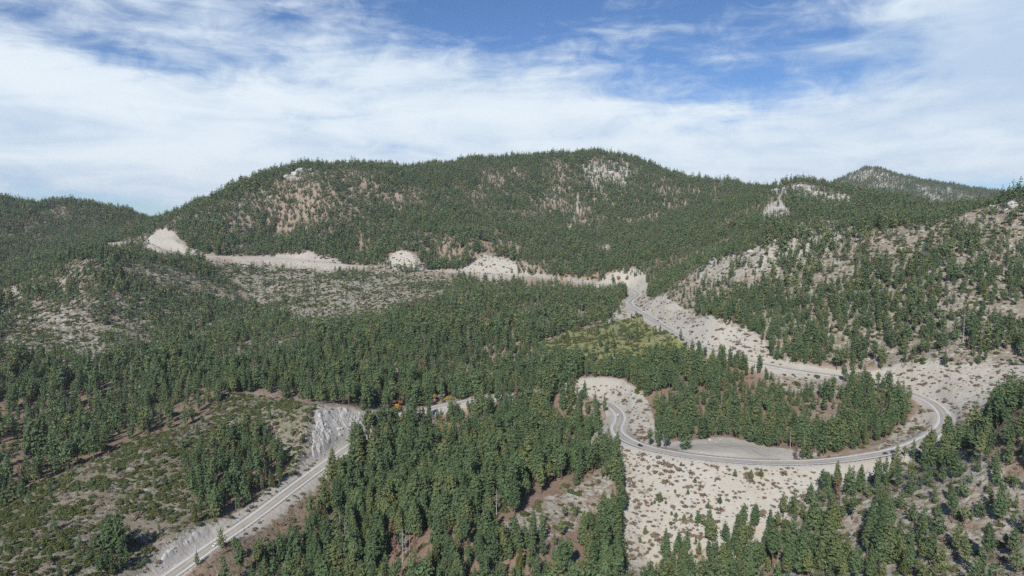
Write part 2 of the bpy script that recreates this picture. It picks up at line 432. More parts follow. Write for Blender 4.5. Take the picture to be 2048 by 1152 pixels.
# what grows and lies where: outline (metres), trees per hectare, mean tree height, green and dry shrubs per hectare,
# then the share of pale grit, needle litter, low scrub, grass and rock on the ground
REGIONS = [
    ('far mountain', (225, 17.5, 40, 0, 0.3, 0.55, 0.35, 0, 0),
     [(-1130, 1273), (-1205, 1360), (-1351, 1527), (-1402, 1587), (-1450, 1645), (-1498, 1702), (-1574, 1791), (-1765, 2012), (-1796, 2048), (-1793, 2045), (-1791, 2042), (-1788, 2039), (-1755, 2037), (-1759, 2080), (-1761, 2122), (-1750, 2150), (-1783, 2234), (-1685, 2154), (-1659, 2163), (-1647, 2193), (-1631, 2219), (-1587, 2206), (-1573, 2235), (-1504, 2186), (-1478, 2199), (-1462, 2229), (-1430, 2234), (-1412, 2262), (-1370, 2251), (-1375, 2320), (-1333, 2310), (-1302, 2318), (-1284, 2352), (-1335, 2519), (-1230, 2391), (-943, 1893), (-893, 1852), (-890, 1909), (-836, 1859), (-821, 1894), (-787, 1884), (-771, 1922), (-749, 1945), (-731, 1980), (-694, 1964), (-659, 1956), (-627, 1952), (-598, 1958), (-576, 1990), (-550, 2010), (-529, 2053), (-490, 2026), (-461, 2038), (-434, 2061), (-396, 2034), (-382, 2132), (-358, 2192), (-325, 2207), (-290, 2208), (-267, 2305), (-228, 2287), (-198, 2352), (-159, 2331), (-124, 2366), (-86, 2350), (-49, 2352), (-12, 2357), (25, 2392), (63, 2379), (100, 2370), (137, 2356), (178, 2415), (214, 2395), (250, 2380), (286, 2367), (326, 2384), (362, 2371), (398, 2363), (437, 2369), (468, 2339), (522, 2414), (552, 2380), (584, 2357), (602, 2280), (643, 2299), (662, 2239), (704, 2261), (723, 2209), (769, 2239), (780, 2171), (670, 1787), (690, 1766), (711, 1751), (735, 1740), (753, 1719), (1970, 4340), (1993, 4244), (2052, 4230), (2100, 4196), (2164, 4194), (2210, 4153), (2230, 4067), (2294, 4066), (2356, 4058), (2481, 4161), (2513, 4105), (2637, 4198), (2643, 4102), (2666, 4037), (2764, 4087), (2778, 4012), (2877, 4062), (710, 979), (714, 964), (727, 962), (733, 951), (743, 946), (754, 941), (769, 941), (773, 928), (796, 938), (801, 927), (810, 921), (814, 909), (837, 917), (850, 932), (824, 903), (811, 889), (800, 875), (793, 865), (786, 857), (777, 861), (767, 865), (756, 869), (745, 873), (734, 876), (723, 880), (712, 883), (701, 887), (691, 892), (681, 898), (672, 905), (664, 913), (655, 922), (648, 933), (640, 943), (631, 952), (621, 960), (611, 968), (600, 975), (591, 987), (580, 995), (570, 1005), (557, 1011), (545, 1019), (535, 1030), (523, 1039), (509, 1046), (494, 1047), (479, 1050), (463, 1052), (447, 1053), (431, 1054), (415, 1054), (399, 1057), (383, 1059), (370, 1069), (359, 1084), (346, 1098), (333, 1112), (319, 1125), (305, 1137), (291, 1152), (306, 1293), (289, 1322), (280, 1397), (261, 1435), (239, 1456), (216, 1462), (192, 1459), (169, 1463), (147, 1478), (124, 1494), (101, 1508), (77, 1513), (53, 1516), (29, 1522), (3, 1529), (-23, 1535), (-49, 1532), (-75, 1531), (-101, 1531), (-126, 1531), (-153, 1537), (-180, 1547), (-207, 1552), (-228, 1520), (-252, 1511), (-280, 1524), (-315, 1570), (-342, 1573), (-369, 1575), (-396, 1577), (-422, 1578), (-451, 1586), (-480, 1594), (-509, 1600), (-537, 1606), (-565, 1609), (-591, 1607), (-616, 1601), (-640, 1595), (-664, 1589), (-685, 1577), (-711, 1577), (-749, 1606), (-783, 1623), (-822, 1649), (-815, 1586), (-842, 1589), (-865, 1583), (-944, 1676), (-734, 1265), (-737, 1235), (-749, 1220), (-764, 1211), (-781, 1206), (-801, 1204), (-824, 1208), (-867, 1241), (-1064, 1486), (-1084, 1478), (-1102, 1469), (-1108, 1443), (-1102, 1404), (-1105, 1378), (-1109, 1354), (-1109, 1326), (-1118, 1310), (-1126, 1293)]),
    ('far mountain', (230, 16, 10, 10, 0.3, 0.5, 0.3, 0, 0),
     [(92, 2313), (130, 2317), (166, 2310), (204, 2321), (242, 2322), (281, 2335), (321, 2355), (362, 2377), (401, 2383), (435, 2346), (488, 2405), (507, 2301), (566, 2386), (599, 2352), (586, 2236), (572, 2121), (561, 2025), (498, 1749), (472, 1764), (444, 1771), (420, 1799), (386, 1787), (355, 1786), (327, 1810), (299, 1834), (271, 1870), (240, 1889), (204, 1871), (168, 1846), (150, 1915), (129, 1973), (107, 2029), (84, 2080), (86, 2157), (89, 2218)]),
    ('far mountain', (165, 15, 20, 10, 0.3, 0.4, 0.3, 0, 0.5),
     [(239, 2295), (279, 2312), (321, 2335), (363, 2356), (411, 2290), (394, 2214), (379, 2148), (343, 2150), (307, 2153), (272, 2154), (223, 2209)]),
    ('far mountain', (225, 16, 20, 10, 0.2, 0.55, 0.35, 0, 0.3),
     [(-785, 1842), (-752, 1846), (-720, 1852), (-689, 1863), (-657, 1872), (-624, 1876), (-599, 1837), (-625, 1821), (-647, 1794), (-661, 1751), (-682, 1730), (-705, 1714), (-732, 1710), (-757, 1771)]),
    ('far mountain', (140, 13, 20, 10, 0.22, 0.5, 0.35, 0, 0.5),
     [(-623, 1941), (-594, 1951), (-574, 1990), (-524, 1934), (-562, 1897), (-595, 1906), (-628, 1913)]),
    ('far mountain', (200, 17, 20, 10, 0.2, 0.5, 0.3, 0, 0),
     [(-885, 1798), (-861, 1811), (-835, 1818), (-811, 1832), (-785, 1842), (-741, 1765), (-706, 1706), (-710, 1671), (-705, 1615), (-744, 1639), (-778, 1649), (-830, 1709), (-884, 1769)]),
    ('far mountain', (150, 19, 20, 10, 0.3, 0.6, 0.3, 0, 0),
     [(-378, 1725), (-347, 1727), (-315, 1719), (-278, 1686), (-247, 1680), (-216, 1687), (-183, 1689), (-150, 1683), (-120, 1656), (-92, 1653), (-65, 1661), (-37, 1666), (-9, 1664), (19, 1660), (24, 1553), (-6, 1554), (-35, 1556), (-65, 1559), (-96, 1573), (-121, 1577), (-149, 1597), (-177, 1619), (-203, 1611), (-226, 1589), (-252, 1593), (-279, 1597), (-308, 1611), (-349, 1641), (-387, 1652)]),
    ('far mountain', (15, 9, 20, 10, 0.42, 0.3, 0.2, 0, 0.45),
     [(204, 2144), (209, 2143), (192, 2056), (175, 1967), (158, 1865), (137, 1709), (132, 1706), (153, 1868), (170, 1971), (187, 2061)]),
    ('far mountain', (170, 16, 20, 10, 0.3, 0.4, 0.3, 0, 0.3),
     [(237, 1814), (284, 1822), (264, 1615), (217, 1611)]),
    ('on the rocky knoll', (150, 13, 20, 10, 0.35, 0.3, 0.3, 0, 0.8),
     [(647, 1786), (679, 1791), (691, 1747), (712, 1727), (737, 1713), (766, 1709), (736, 1640), (704, 1634), (672, 1627), (648, 1687)]),
    ('on the rocky knoll', (40, 12, 20, 10, 0.5, 0.2, 0.2, 0, 0.9),
     [(616, 1665), (648, 1670), (597, 1469), (539, 1399), (506, 1391), (556, 1559)]),
    ('on the rocky knoll', (160, 15, 20, 10, 0.5, 0.3, 0.2, 0, 0.5),
     [(741, 1652), (779, 1670), (1924, 3974), (759, 1552), (731, 1547), (700, 1533)]),
    ('on the distant peak', (200, 18, 20, 10, 0.45, 0.2, 0.4, 0, 0.3),
     [(733, 1661), (1948, 4278), (1997, 4257), (2046, 4234), (2088, 4200), (2128, 4162), (2197, 4157), (2236, 4095), (2276, 4039), (2353, 4051), (2427, 4057), (2497, 4067), (2639, 4192), (2612, 4046), (2661, 4024), (2721, 4019), (2767, 3993), (2926, 4131), (2939, 4058), (716, 968), (712, 942), (715, 928), (703, 909), (695, 919), (687, 929), (682, 943), (681, 963), (680, 985), (685, 1016), (2475, 3761), (2415, 3763), (2347, 3753), (2277, 3739), (2196, 3705), (2132, 3702), (2058, 3682), (2001, 3690), (1946, 3705), (1909, 3755), (816, 1659), (784, 1651), (759, 1656)]),
    ('under the far road', (50, 11, 230, 40, 0.45, 0.35, 0.65, 0, 0),
     [(-701, 1554), (-681, 1565), (-659, 1576), (-637, 1586), (-614, 1594), (-590, 1600), (-565, 1603), (-538, 1602), (-508, 1594), (-479, 1585), (-449, 1575), (-419, 1563), (-390, 1552), (-362, 1544), (-334, 1535), (-303, 1511), (-273, 1491), (-245, 1478), (-221, 1484), (-195, 1483), (-169, 1481), (-144, 1482), (-115, 1434), (-86, 1350), (-58, 1257), (-77, 1235), (-96, 1220), (-115, 1207), (-133, 1198), (-152, 1189), (-169, 1178), (-187, 1166), (-205, 1162), (-224, 1161), (-243, 1158), (-262, 1150), (-282, 1150), (-300, 1141), (-319, 1137), (-347, 1165), (-372, 1180), (-398, 1198), (-430, 1228), (-456, 1243), (-504, 1335), (-537, 1383), (-565, 1405), (-592, 1422), (-617, 1434)]),
    ('on the left hill', (185, 16, 150, 20, 0.38, 0.5, 0.5, 0, 0),
     [(-841, 1203), (-820, 1202), (-801, 1206), (-785, 1212), (-769, 1221), (-757, 1236), (-1019, 1712), (-966, 1674), (-880, 1573), (-839, 1551), (-808, 1545), (-774, 1529), (-739, 1512), (-709, 1503), (-658, 1448), (-636, 1455), (-604, 1426), (-571, 1395), (-539, 1362), (-500, 1311), (-452, 1231), (-452, 1182), (-445, 1119), (-442, 1071), (-460, 1065), (-476, 1056), (-485, 1033), (-494, 1011), (-501, 987), (-534, 1022), (-572, 1067), (-596, 1083), (-616, 1091), (-632, 1085), (-648, 1079), (-666, 1077), (-687, 1079), (-715, 1092), (-749, 1113), (-791, 1153)]),
    ('on the pale left slope', (88, 13, 300, 60, 0.5, 0.45, 0.65, 0, 0),
     [(-853, 1146), (-826, 1136), (-799, 1128), (-775, 1122), (-749, 1113), (-715, 1092), (-687, 1079), (-666, 1077), (-648, 1079), (-632, 1085), (-616, 1091), (-596, 1083), (-572, 1067), (-534, 1022), (-501, 987), (-476, 970), (-444, 936), (-419, 915), (-429, 900), (-440, 889), (-452, 881), (-466, 876), (-482, 876), (-498, 876), (-512, 872), (-525, 868), (-539, 865), (-554, 863), (-569, 862), (-584, 860), (-597, 857), (-612, 856), (-627, 854), (-644, 857), (-695, 927), (-732, 978), (-768, 1027), (-810, 1085)]),
    ('on the pale left slope', (30, 13, 200, 60, 0.5, 0.4, 0.6, 0, 0),
     [(-699, 1048), (-681, 1048), (-664, 1050), (-650, 1056), (-628, 1030), (-592, 982), (-552, 925), (-528, 895), (-542, 889), (-557, 885), (-573, 883), (-619, 946), (-663, 1004)]),
    ('in the wooded valley', (205, 20, 60, 10, 0.3, 0.6, 0.35, 0, 0),
     [(-658, 876), (-638, 871), (-618, 864), (-602, 864), (-587, 865), (-571, 865), (-554, 863), (-542, 867), (-530, 871), (-519, 877), (-508, 883), (-495, 886), (-482, 889), (-467, 889), (-454, 892), (-450, 914), (-448, 942), (-451, 982), (-457, 1034), (-460, 1078), (-460, 1116), (-455, 1146), (-458, 1198), (-452, 1231), (-426, 1217), (-394, 1185), (-370, 1175), (-346, 1162), (-319, 1137), (-300, 1141), (-282, 1150), (-262, 1150), (-243, 1158), (-224, 1161), (-205, 1171), (-188, 1188), (-172, 1214), (-154, 1242), (-137, 1278), (-117, 1300), (-97, 1322), (-79, 1398), (-56, 1426), (-32, 1452), (-8, 1472), (17, 1486), (42, 1475), (67, 1464), (91, 1459), (115, 1450), (139, 1441), (162, 1434), (189, 1449), (214, 1457), (238, 1452), (221, 1344), (189, 1151), (177, 1073), (160, 1072), (143, 1068), (126, 1063), (108, 1054), (91, 1046), (74, 1041), (58, 1036), (65, 974), (72, 923), (78, 872), (81, 814), (68, 823), (55, 829), (41, 837), (27, 841), (13, 841), (-1, 834), (-15, 827), (-29, 819), (-43, 814), (-56, 812), (-68, 799), (-80, 789), (-92, 779), (-103, 769), (-114, 760), (-124, 750), (-136, 747), (-147, 738), (-158, 729), (-168, 721), (-178, 712), (-190, 714), (-208, 735), (-223, 740), (-238, 749), (-251, 749), (-264, 748), (-277, 749), (-291, 750), (-304, 749), (-319, 755), (-331, 754), (-346, 757), (-363, 768), (-380, 776), (-396, 782), (-413, 788), (-426, 788), (-438, 785), (-450, 784), (-463, 784), (-473, 779), (-483, 773), (-492, 767), (-501, 762), (-510, 757), (-520, 752), (-528, 747), (-535, 739), (-542, 732), (-550, 726), (-569, 753), (-589, 781), (-611, 810), (-632, 839)]),
    ('in the wooded valley', (120, 18, 60, 10, 0.35, 0.5, 0.3, 0, 0),
     [(-434, 981), (-435, 1023), (-427, 1047), (-417, 1067), (-405, 1084), (-394, 1107), (-383, 1129), (-352, 1101), (-322, 1074), (-296, 1055), (-303, 1023), (-308, 991), (-311, 956), (-314, 923), (-329, 916), (-341, 903), (-354, 895), (-365, 881), (-398, 928)]),
    ('in the wooded valley', (165, 18, 50, 10, 0.4, 0.6, 0.3, 0, 0),
     [(-100, 1470), (-76, 1482), (-52, 1488), (-27, 1489), (-3, 1490), (22, 1487), (46, 1475), (70, 1463), (94, 1458), (117, 1448), (140, 1439), (163, 1429), (188, 1435), (214, 1453), (238, 1450), (219, 1320), (193, 1145), (173, 1115), (155, 1091), (136, 1057), (118, 1063), (100, 1069), (82, 1074), (63, 1075), (44, 1075), (27, 1087), (10, 1106), (-7, 1121), (-25, 1133), (-43, 1138), (-62, 1143), (-83, 1165), (-105, 1192), (-128, 1219), (-119, 1286), (-112, 1395)]),
    ('on the yellowish green slope', (42, 11, 300, 10, 0.35, 0.2, 0.4, 0.75, 0),
     [(27, 1029), (48, 1038), (69, 1049), (90, 1063), (111, 1082), (134, 1110), (155, 1114), (176, 1115), (195, 1111), (204, 1066), (211, 1017), (218, 975), (218, 908), (228, 886), (237, 865), (245, 842), (233, 849), (219, 851), (204, 848), (190, 846), (174, 844), (158, 840), (142, 838), (126, 833), (111, 840), (95, 851), (80, 867), (69, 907), (56, 951), (42, 987)]),
    ('on the open right hillside', (130, 17, 190, 90, 0.45, 0.5, 0.6, 0, 0),
     [(280, 1302), (301, 1314), (324, 1329), (346, 1341), (366, 1344), (384, 1324), (405, 1315), (429, 1319), (455, 1325), (408, 1129), (422, 1114), (440, 1108), (573, 1383), (601, 1392), (628, 1398), (664, 1425), (702, 1453), (743, 1486), (780, 1511), (809, 1520), (837, 1526), (865, 1533), (922, 1588), (2190, 3671), (2285, 3730), (2368, 3767), (2441, 3788), (2513, 3805), (2597, 3841), (2667, 3854), (2738, 3868), (702, 970), (702, 949), (708, 937), (715, 928), (723, 919), (731, 911), (741, 905), (751, 900), (760, 894), (771, 890), (782, 886), (793, 883), (805, 881), (797, 871), (790, 862), (784, 854), (779, 847), (772, 838), (765, 829), (756, 818), (744, 804), (731, 788), (708, 762), (677, 728), (652, 700), (628, 673), (602, 644), (568, 607), (561, 611), (554, 614), (547, 618), (541, 622), (535, 627), (530, 634), (524, 640), (516, 644), (509, 648), (501, 652), (493, 656), (486, 661), (480, 668), (474, 674), (467, 680), (461, 686), (454, 693), (448, 701), (442, 711), (437, 720), (431, 730), (425, 741), (418, 750), (412, 762), (404, 770), (395, 778), (385, 783), (374, 787), (363, 791), (351, 794), (340, 797), (328, 801), (317, 806), (313, 829), (309, 851), (304, 875), (295, 888), (284, 898), (274, 910), (267, 937), (272, 1010), (266, 1047), (255, 1072), (246, 1106)]),
    ('on the open right hillside', (170, 16, 60, 40, 0.4, 0.55, 0.45, 0, 0),
     [(267, 1380), (279, 1336), (297, 1320), (318, 1321), (335, 1308), (317, 1163), (329, 1135), (343, 1114), (357, 1094), (370, 1073), (370, 1042), (374, 1020), (376, 995), (377, 967), (365, 930), (356, 899), (347, 871), (348, 846), (350, 824), (350, 801), (338, 810), (327, 821), (314, 832), (309, 852), (304, 875), (292, 887), (279, 897), (268, 916), (260, 949), (263, 1019), (254, 1053), (243, 1081), (236, 1135)]),
    ('on the open right hillside', (130, 15, 100, 40, 0.42, 0.4, 0.45, 0, 0.4),
     [(338, 1348), (356, 1333), (374, 1317), (394, 1310), (417, 1313), (442, 1323), (468, 1326), (424, 1141), (532, 1360), (564, 1380), (593, 1392), (621, 1399), (654, 1418), (695, 1452), (723, 1443), (517, 1052), (500, 1035), (484, 1021), (466, 1021), (450, 1023), (433, 1025), (416, 1025), (398, 1024), (382, 1027), (366, 1031), (351, 1039), (337, 1050), (326, 1071), (312, 1087), (303, 1126)]),
    ('along the skyline ridge', (190, 17, 60, 10, 0.35, 0.5, 0.4, 0, 0),
     [(757, 1515), (792, 1536), (824, 1548), (858, 1565), (915, 1622), (2143, 3695), (2228, 3738), (2326, 3799), (2409, 3834), (2484, 3857), (2567, 3890), (2647, 3918), (2725, 3941), (2836, 4008), (2930, 4051), (713, 965), (714, 946), (720, 934), (727, 924), (735, 916), (744, 909), (753, 903), (763, 897), (773, 892), (783, 889), (795, 886), (808, 884), (798, 872), (790, 862), (780, 866), (770, 870), (759, 874), (749, 878), (738, 882), (728, 886), (717, 891), (707, 896), (697, 902), (688, 909), (680, 917), (672, 926), (665, 937), (660, 952), (654, 965), (644, 972), (633, 980), (625, 991), (618, 1007), (612, 1025), (843, 1451), (817, 1448), (793, 1448), (767, 1443), (740, 1435)]),
    ('on the inner wooded knoll', (190, 17, 30, 10, 0.2, 0.8, 0.2, 0, 0),
     [(134, 657), (137, 684), (140, 713), (142, 738), (151, 773), (167, 840), (177, 876), (192, 873), (207, 870), (221, 868), (235, 861), (247, 851), (254, 833), (261, 817), (268, 800), (275, 781), (281, 760), (287, 740), (298, 733), (308, 727), (319, 719), (327, 710), (339, 707), (350, 705), (361, 704), (371, 697), (383, 693), (394, 688), (400, 673), (378, 642), (360, 629), (343, 616), (323, 597), (303, 578), (289, 572), (275, 567), (262, 562), (254, 566), (247, 570), (240, 576), (234, 584), (227, 593), (218, 599), (209, 604), (199, 610), (191, 619), (178, 617), (166, 616), (154, 614), (141, 612), (138, 636)]),
    ('on the inner wooded knoll', (190, 16, 40, 10, 0.35, 0.6, 0.3, 0, 0),
     [(293, 702), (304, 701), (316, 702), (327, 700), (339, 701), (328, 671), (319, 645), (311, 620), (300, 623), (291, 627), (282, 633), (272, 638), (281, 667)]),
    ('on the inner wooded knoll', (60, 9, 60, 30, 0.4, 0.5, 0.4, 0, 0),
     [(292, 786), (303, 780), (314, 775), (325, 771), (337, 767), (349, 766), (362, 766), (374, 764), (347, 696), (337, 700), (328, 705), (319, 712), (310, 719), (299, 723), (289, 728), (279, 733)]),
    ('on the lower right slope', (92, 17, 90, 120, 0.45, 0.5, 0.5, 0, 0),
     [(237, 516), (249, 517), (261, 519), (273, 522), (284, 526), (296, 530), (309, 535), (323, 543), (339, 555), (356, 567), (374, 579), (400, 608), (417, 622), (427, 625), (437, 626), (446, 627), (456, 629), (465, 628), (474, 629), (482, 625), (490, 623), (500, 622), (509, 621), (520, 622), (530, 622), (543, 625), (557, 629), (572, 634), (585, 637), (599, 640), (566, 604), (529, 565), (420, 447), (402, 427), (391, 415), (381, 404), (372, 394), (365, 385), (358, 378), (351, 370), (344, 361), (337, 353), (329, 345), (323, 338), (317, 331), (311, 325), (306, 318), (300, 312), (294, 305), (289, 299), (283, 293), (277, 286), (272, 280), (266, 273), (260, 267), (255, 262), (251, 257), (249, 259), (247, 262), (244, 264), (242, 266), (239, 268), (236, 270), (234, 273), (231, 275), (228, 278), (226, 280), (223, 283), (220, 286), (217, 288), (214, 290), (211, 293), (208, 296), (205, 299), (201, 301), (198, 304), (195, 306), (191, 309), (187, 312), (183, 314), (179, 316), (175, 319), (171, 322), (167, 324), (163, 327), (158, 330), (154, 332), (150, 335), (145, 338), (140, 340), (136, 343), (130, 345), (125, 347), (120, 349), (115, 351), (109, 352), (104, 354), (98, 356), (92, 356), (86, 356), (80, 356), (74, 356), (68, 356), (62, 356), (65, 367), (69, 378), (74, 391), (79, 406), (84, 423), (90, 443), (97, 463), (106, 469), (113, 470), (121, 471), (129, 472), (137, 473), (145, 474), (155, 476), (165, 478), (175, 480), (183, 482), (191, 484), (199, 487), (207, 488), (214, 494), (222, 502), (229, 509)]),
    ('at the steep right edge', (170, 18, 30, 60, 0.3, 0.6, 0.3, 0, 0),
     [(412, 615), (424, 620), (434, 622), (444, 624), (455, 627), (464, 627), (474, 629), (482, 625), (490, 623), (500, 622), (509, 621), (520, 622), (530, 622), (543, 625), (557, 629), (572, 634), (585, 637), (599, 640), (565, 603), (525, 560), (418, 445), (401, 426), (390, 414), (380, 403), (371, 393), (364, 384), (357, 376), (349, 368), (342, 359), (340, 363), (337, 367), (335, 372), (333, 376), (330, 381), (328, 387), (326, 392), (324, 397), (320, 401), (317, 406), (314, 411), (315, 421), (315, 431), (316, 444), (321, 462), (361, 525), (385, 568)]),
    ('in the central forest', (200, 21, 30, 15, 0.2, 0.8, 0.25, 0, 0),
     [(-56, 812), (-40, 810), (-24, 810), (-8, 810), (7, 808), (21, 805), (36, 797), (50, 783), (58, 754), (66, 733), (74, 714), (81, 696), (85, 653), (89, 610), (94, 586), (92, 571), (90, 552), (87, 535), (86, 522), (84, 511), (82, 502), (81, 492), (79, 481), (77, 469), (75, 454), (72, 435), (69, 419), (67, 404), (65, 391), (63, 379), (61, 367), (59, 356), (53, 356), (47, 357), (41, 357), (35, 357), (29, 357), (23, 358), (17, 359), (11, 359), (5, 359), (-1, 360), (-7, 360), (-13, 361), (-20, 361), (-26, 362), (-32, 362), (-38, 363), (-44, 363), (-50, 364), (-57, 365), (-63, 366), (-69, 367), (-76, 367), (-82, 367), (-88, 367), (-95, 368), (-101, 368), (-107, 369), (-114, 369), (-120, 369), (-125, 382), (-132, 396), (-138, 410), (-145, 427), (-153, 446), (-160, 461), (-166, 474), (-164, 490), (-162, 506), (-160, 522), (-160, 540), (-159, 559), (-157, 578), (-157, 595), (-157, 611), (-155, 625), (-148, 640), (-140, 657), (-133, 677), (-124, 697), (-116, 720), (-106, 741), (-95, 759), (-82, 773), (-69, 788)]),
    ('in the central forest', (190, 18, 20, 10, 0.2, 0.7, 0.2, 0, 0),
     [(-11, 589), (-2, 605), (7, 622), (17, 645), (28, 679), (40, 703), (52, 691), (64, 680), (75, 668), (83, 635), (88, 603), (95, 582), (93, 568), (90, 550), (87, 534), (86, 522), (77, 525), (68, 531), (60, 538), (51, 547), (42, 551), (32, 559), (22, 566), (11, 574), (0, 581)]),
    ('in the central clearing', (32, 12, 110, 120, 0.5, 0.55, 0.4, 0, 0),
     [(-14, 465), (-7, 470), (0, 478), (7, 489), (14, 501), (22, 513), (30, 525), (40, 533), (51, 542), (62, 552), (73, 559), (84, 553), (81, 535), (78, 520), (76, 508), (74, 497), (64, 490), (55, 481), (46, 472), (37, 464), (28, 455), (19, 447), (10, 445), (1, 446), (-8, 447)]),
    ('in the central forest', (45, 20, 20, 20, 0.3, 0.9, 0.1, 0, 0),
     [(-90, 469), (-84, 475), (-77, 480), (-71, 487), (-61, 476), (-51, 469), (-53, 455), (-55, 443), (-57, 432), (-63, 427), (-69, 423), (-74, 419), (-80, 416), (-82, 427), (-85, 441), (-87, 454)]),
    ('on the shrubby hill', (17, 8, 640, 380, 0.5, 0.45, 0.8, 0, 0),
     [(-319, 741), (-305, 739), (-293, 741), (-280, 743), (-267, 743), (-254, 743), (-238, 737), (-216, 714), (-194, 685), (-182, 697), (-170, 710), (-174, 690), (-178, 672), (-181, 653), (-182, 638), (-183, 623), (-183, 607), (-187, 590), (-190, 574), (-194, 559), (-197, 545), (-201, 531), (-204, 518), (-207, 508), (-211, 498), (-215, 488), (-218, 480), (-222, 471), (-225, 462), (-228, 454), (-231, 447), (-226, 433), (-221, 419), (-219, 410), (-216, 402), (-213, 392), (-208, 379), (-203, 366), (-209, 366), (-215, 365), (-220, 363), (-225, 361), (-230, 358), (-233, 354), (-237, 351), (-241, 347), (-245, 344), (-248, 341), (-252, 338), (-255, 335), (-259, 332), (-263, 330), (-267, 327), (-271, 326), (-275, 324), (-280, 322), (-284, 321), (-289, 320), (-293, 319), (-297, 317), (-305, 326), (-312, 335), (-321, 345), (-332, 357), (-342, 368), (-354, 382), (-365, 395), (-380, 411), (-395, 428), (-412, 447), (-429, 467), (-446, 486), (-461, 502), (-456, 506), (-451, 511), (-447, 515), (-442, 520), (-436, 524), (-430, 526), (-422, 528), (-415, 530), (-407, 531), (-404, 539), (-400, 546), (-397, 554), (-394, 564), (-391, 572), (-386, 579), (-382, 588), (-379, 599), (-376, 610), (-374, 622), (-371, 636), (-369, 650), (-365, 663), (-360, 675), (-354, 685), (-348, 697), (-341, 708), (-334, 718), (-327, 731)]),
    ('on the left hillside', (70, 19, 90, 60, 0.3, 0.75, 0.45, 0, 0),
     [(-652, 721), (-645, 728), (-638, 734), (-628, 737), (-618, 740), (-609, 745), (-600, 750), (-590, 754), (-579, 757), (-570, 762), (-559, 765), (-550, 770), (-540, 775), (-529, 779), (-518, 783), (-507, 787), (-496, 790), (-484, 792), (-473, 796), (-461, 799), (-449, 800), (-435, 799), (-423, 801), (-408, 798), (-391, 790), (-374, 782), (-356, 770), (-338, 760), (-311, 723), (-313, 701), (-314, 680), (-315, 660), (-322, 651), (-330, 643), (-336, 633), (-344, 626), (-350, 618), (-354, 607), (-357, 597), (-361, 588), (-364, 579), (-367, 571), (-371, 564), (-375, 556), (-379, 548), (-384, 540), (-388, 532), (-392, 524), (-396, 517), (-405, 517), (-412, 515), (-419, 513), (-426, 511), (-433, 509), (-439, 506), (-445, 503), (-449, 499), (-454, 495), (-471, 514), (-487, 532), (-502, 549), (-522, 572), (-539, 592), (-563, 620), (-592, 652), (-621, 686)]),
    ('in the roadside clump', (170, 15, 30, 30, 0.15, 0.8, 0.3, 0, 0),
     [(-279, 568), (-276, 583), (-274, 599), (-272, 617), (-268, 632), (-262, 645), (-254, 655), (-242, 648), (-230, 641), (-214, 617), (-200, 599), (-203, 582), (-205, 565), (-207, 548), (-209, 532), (-213, 521), (-216, 511), (-220, 501), (-233, 507), (-248, 518), (-258, 534), (-268, 550)]),
    ('in the bottom left pair', (170, 17, 40, 60, 0.3, 0.7, 0.4, 0, 0),
     [(-273, 442), (-273, 453), (-272, 463), (-262, 450), (-251, 437), (-254, 425), (-262, 432)]),
    ('on the lower road bank', (14, 12, 30, 260, 0.35, 0.7, 0.5, 0.3, 0),
     [(-222, 432), (-216, 434), (-212, 441), (-209, 449), (-205, 458), (-203, 469), (-204, 488), (-202, 499), (-199, 510), (-196, 522), (-193, 534), (-190, 547), (-185, 561), (-180, 575), (-175, 591), (-169, 607), (-166, 624), (-163, 642), (-159, 661), (-154, 620), (-156, 605), (-157, 588), (-157, 570), (-159, 553), (-160, 538), (-161, 523), (-163, 509), (-167, 500), (-172, 492), (-176, 481), (-179, 471), (-183, 461), (-187, 451), (-191, 443), (-196, 436), (-194, 426), (-191, 416), (-188, 405), (-184, 394), (-180, 381), (-176, 368), (-183, 368), (-189, 367), (-196, 367), (-203, 366), (-207, 379), (-212, 391), (-214, 402), (-216, 410), (-218, 419)]),
    ('on the white fill slope', (0, 5, 12, 740, 0.95, 0, 0.33, 0, 0),
     [(96, 590), (104, 579), (111, 569), (119, 561), (126, 554), (135, 549), (144, 544), (152, 539), (161, 536), (169, 532), (178, 528), (186, 525), (195, 523), (205, 522), (214, 521), (223, 520), (233, 519), (242, 519), (231, 502), (222, 494), (213, 489), (206, 485), (197, 484), (188, 481), (179, 478), (170, 475), (161, 475), (151, 474), (141, 473), (134, 471), (126, 470), (119, 469), (112, 468), (104, 465), (95, 455), (86, 438), (77, 423), (69, 410), (71, 425), (74, 441), (77, 459), (79, 472), (81, 483), (82, 493), (84, 503), (85, 512), (86, 522), (88, 536), (91, 554), (94, 573)]),
    ('on the lower right slope', (190, 16, 60, 60, 0.4, 0.6, 0.3, 0, 0),
     [(92, 466), (102, 476), (111, 480), (120, 479), (130, 479), (139, 479), (148, 480), (156, 482), (165, 484), (174, 486), (184, 483), (193, 480), (193, 466), (193, 451), (186, 447), (178, 441), (171, 434), (163, 425), (155, 416), (148, 408), (141, 408), (134, 407), (127, 406), (120, 404), (113, 402), (105, 399), (98, 396), (91, 391), (83, 387), (76, 383), (79, 397), (82, 413), (85, 430), (89, 449)]),
    ('on the right cut slope', (0, 5, 0, 420, 0.97, 0, 0.25, 0, 0),
     [(374, 753), (391, 759), (402, 754), (413, 747), (422, 739), (430, 730), (437, 721), (444, 710), (450, 699), (458, 692), (466, 685), (472, 679), (479, 673), (485, 666), (491, 660), (499, 655), (503, 647), (507, 639), (511, 631), (512, 620), (493, 607), (476, 598), (461, 592), (360, 470), (433, 577), (422, 574), (412, 570), (399, 563), (388, 560), (405, 603), (417, 640), (417, 658), (418, 676), (418, 695), (412, 704), (397, 701), (392, 713), (386, 726), (382, 743)]),
    ('on the upper cut slope', (0, 5, 0, 300, 0.9, 0.05, 0.25, 0, 0),
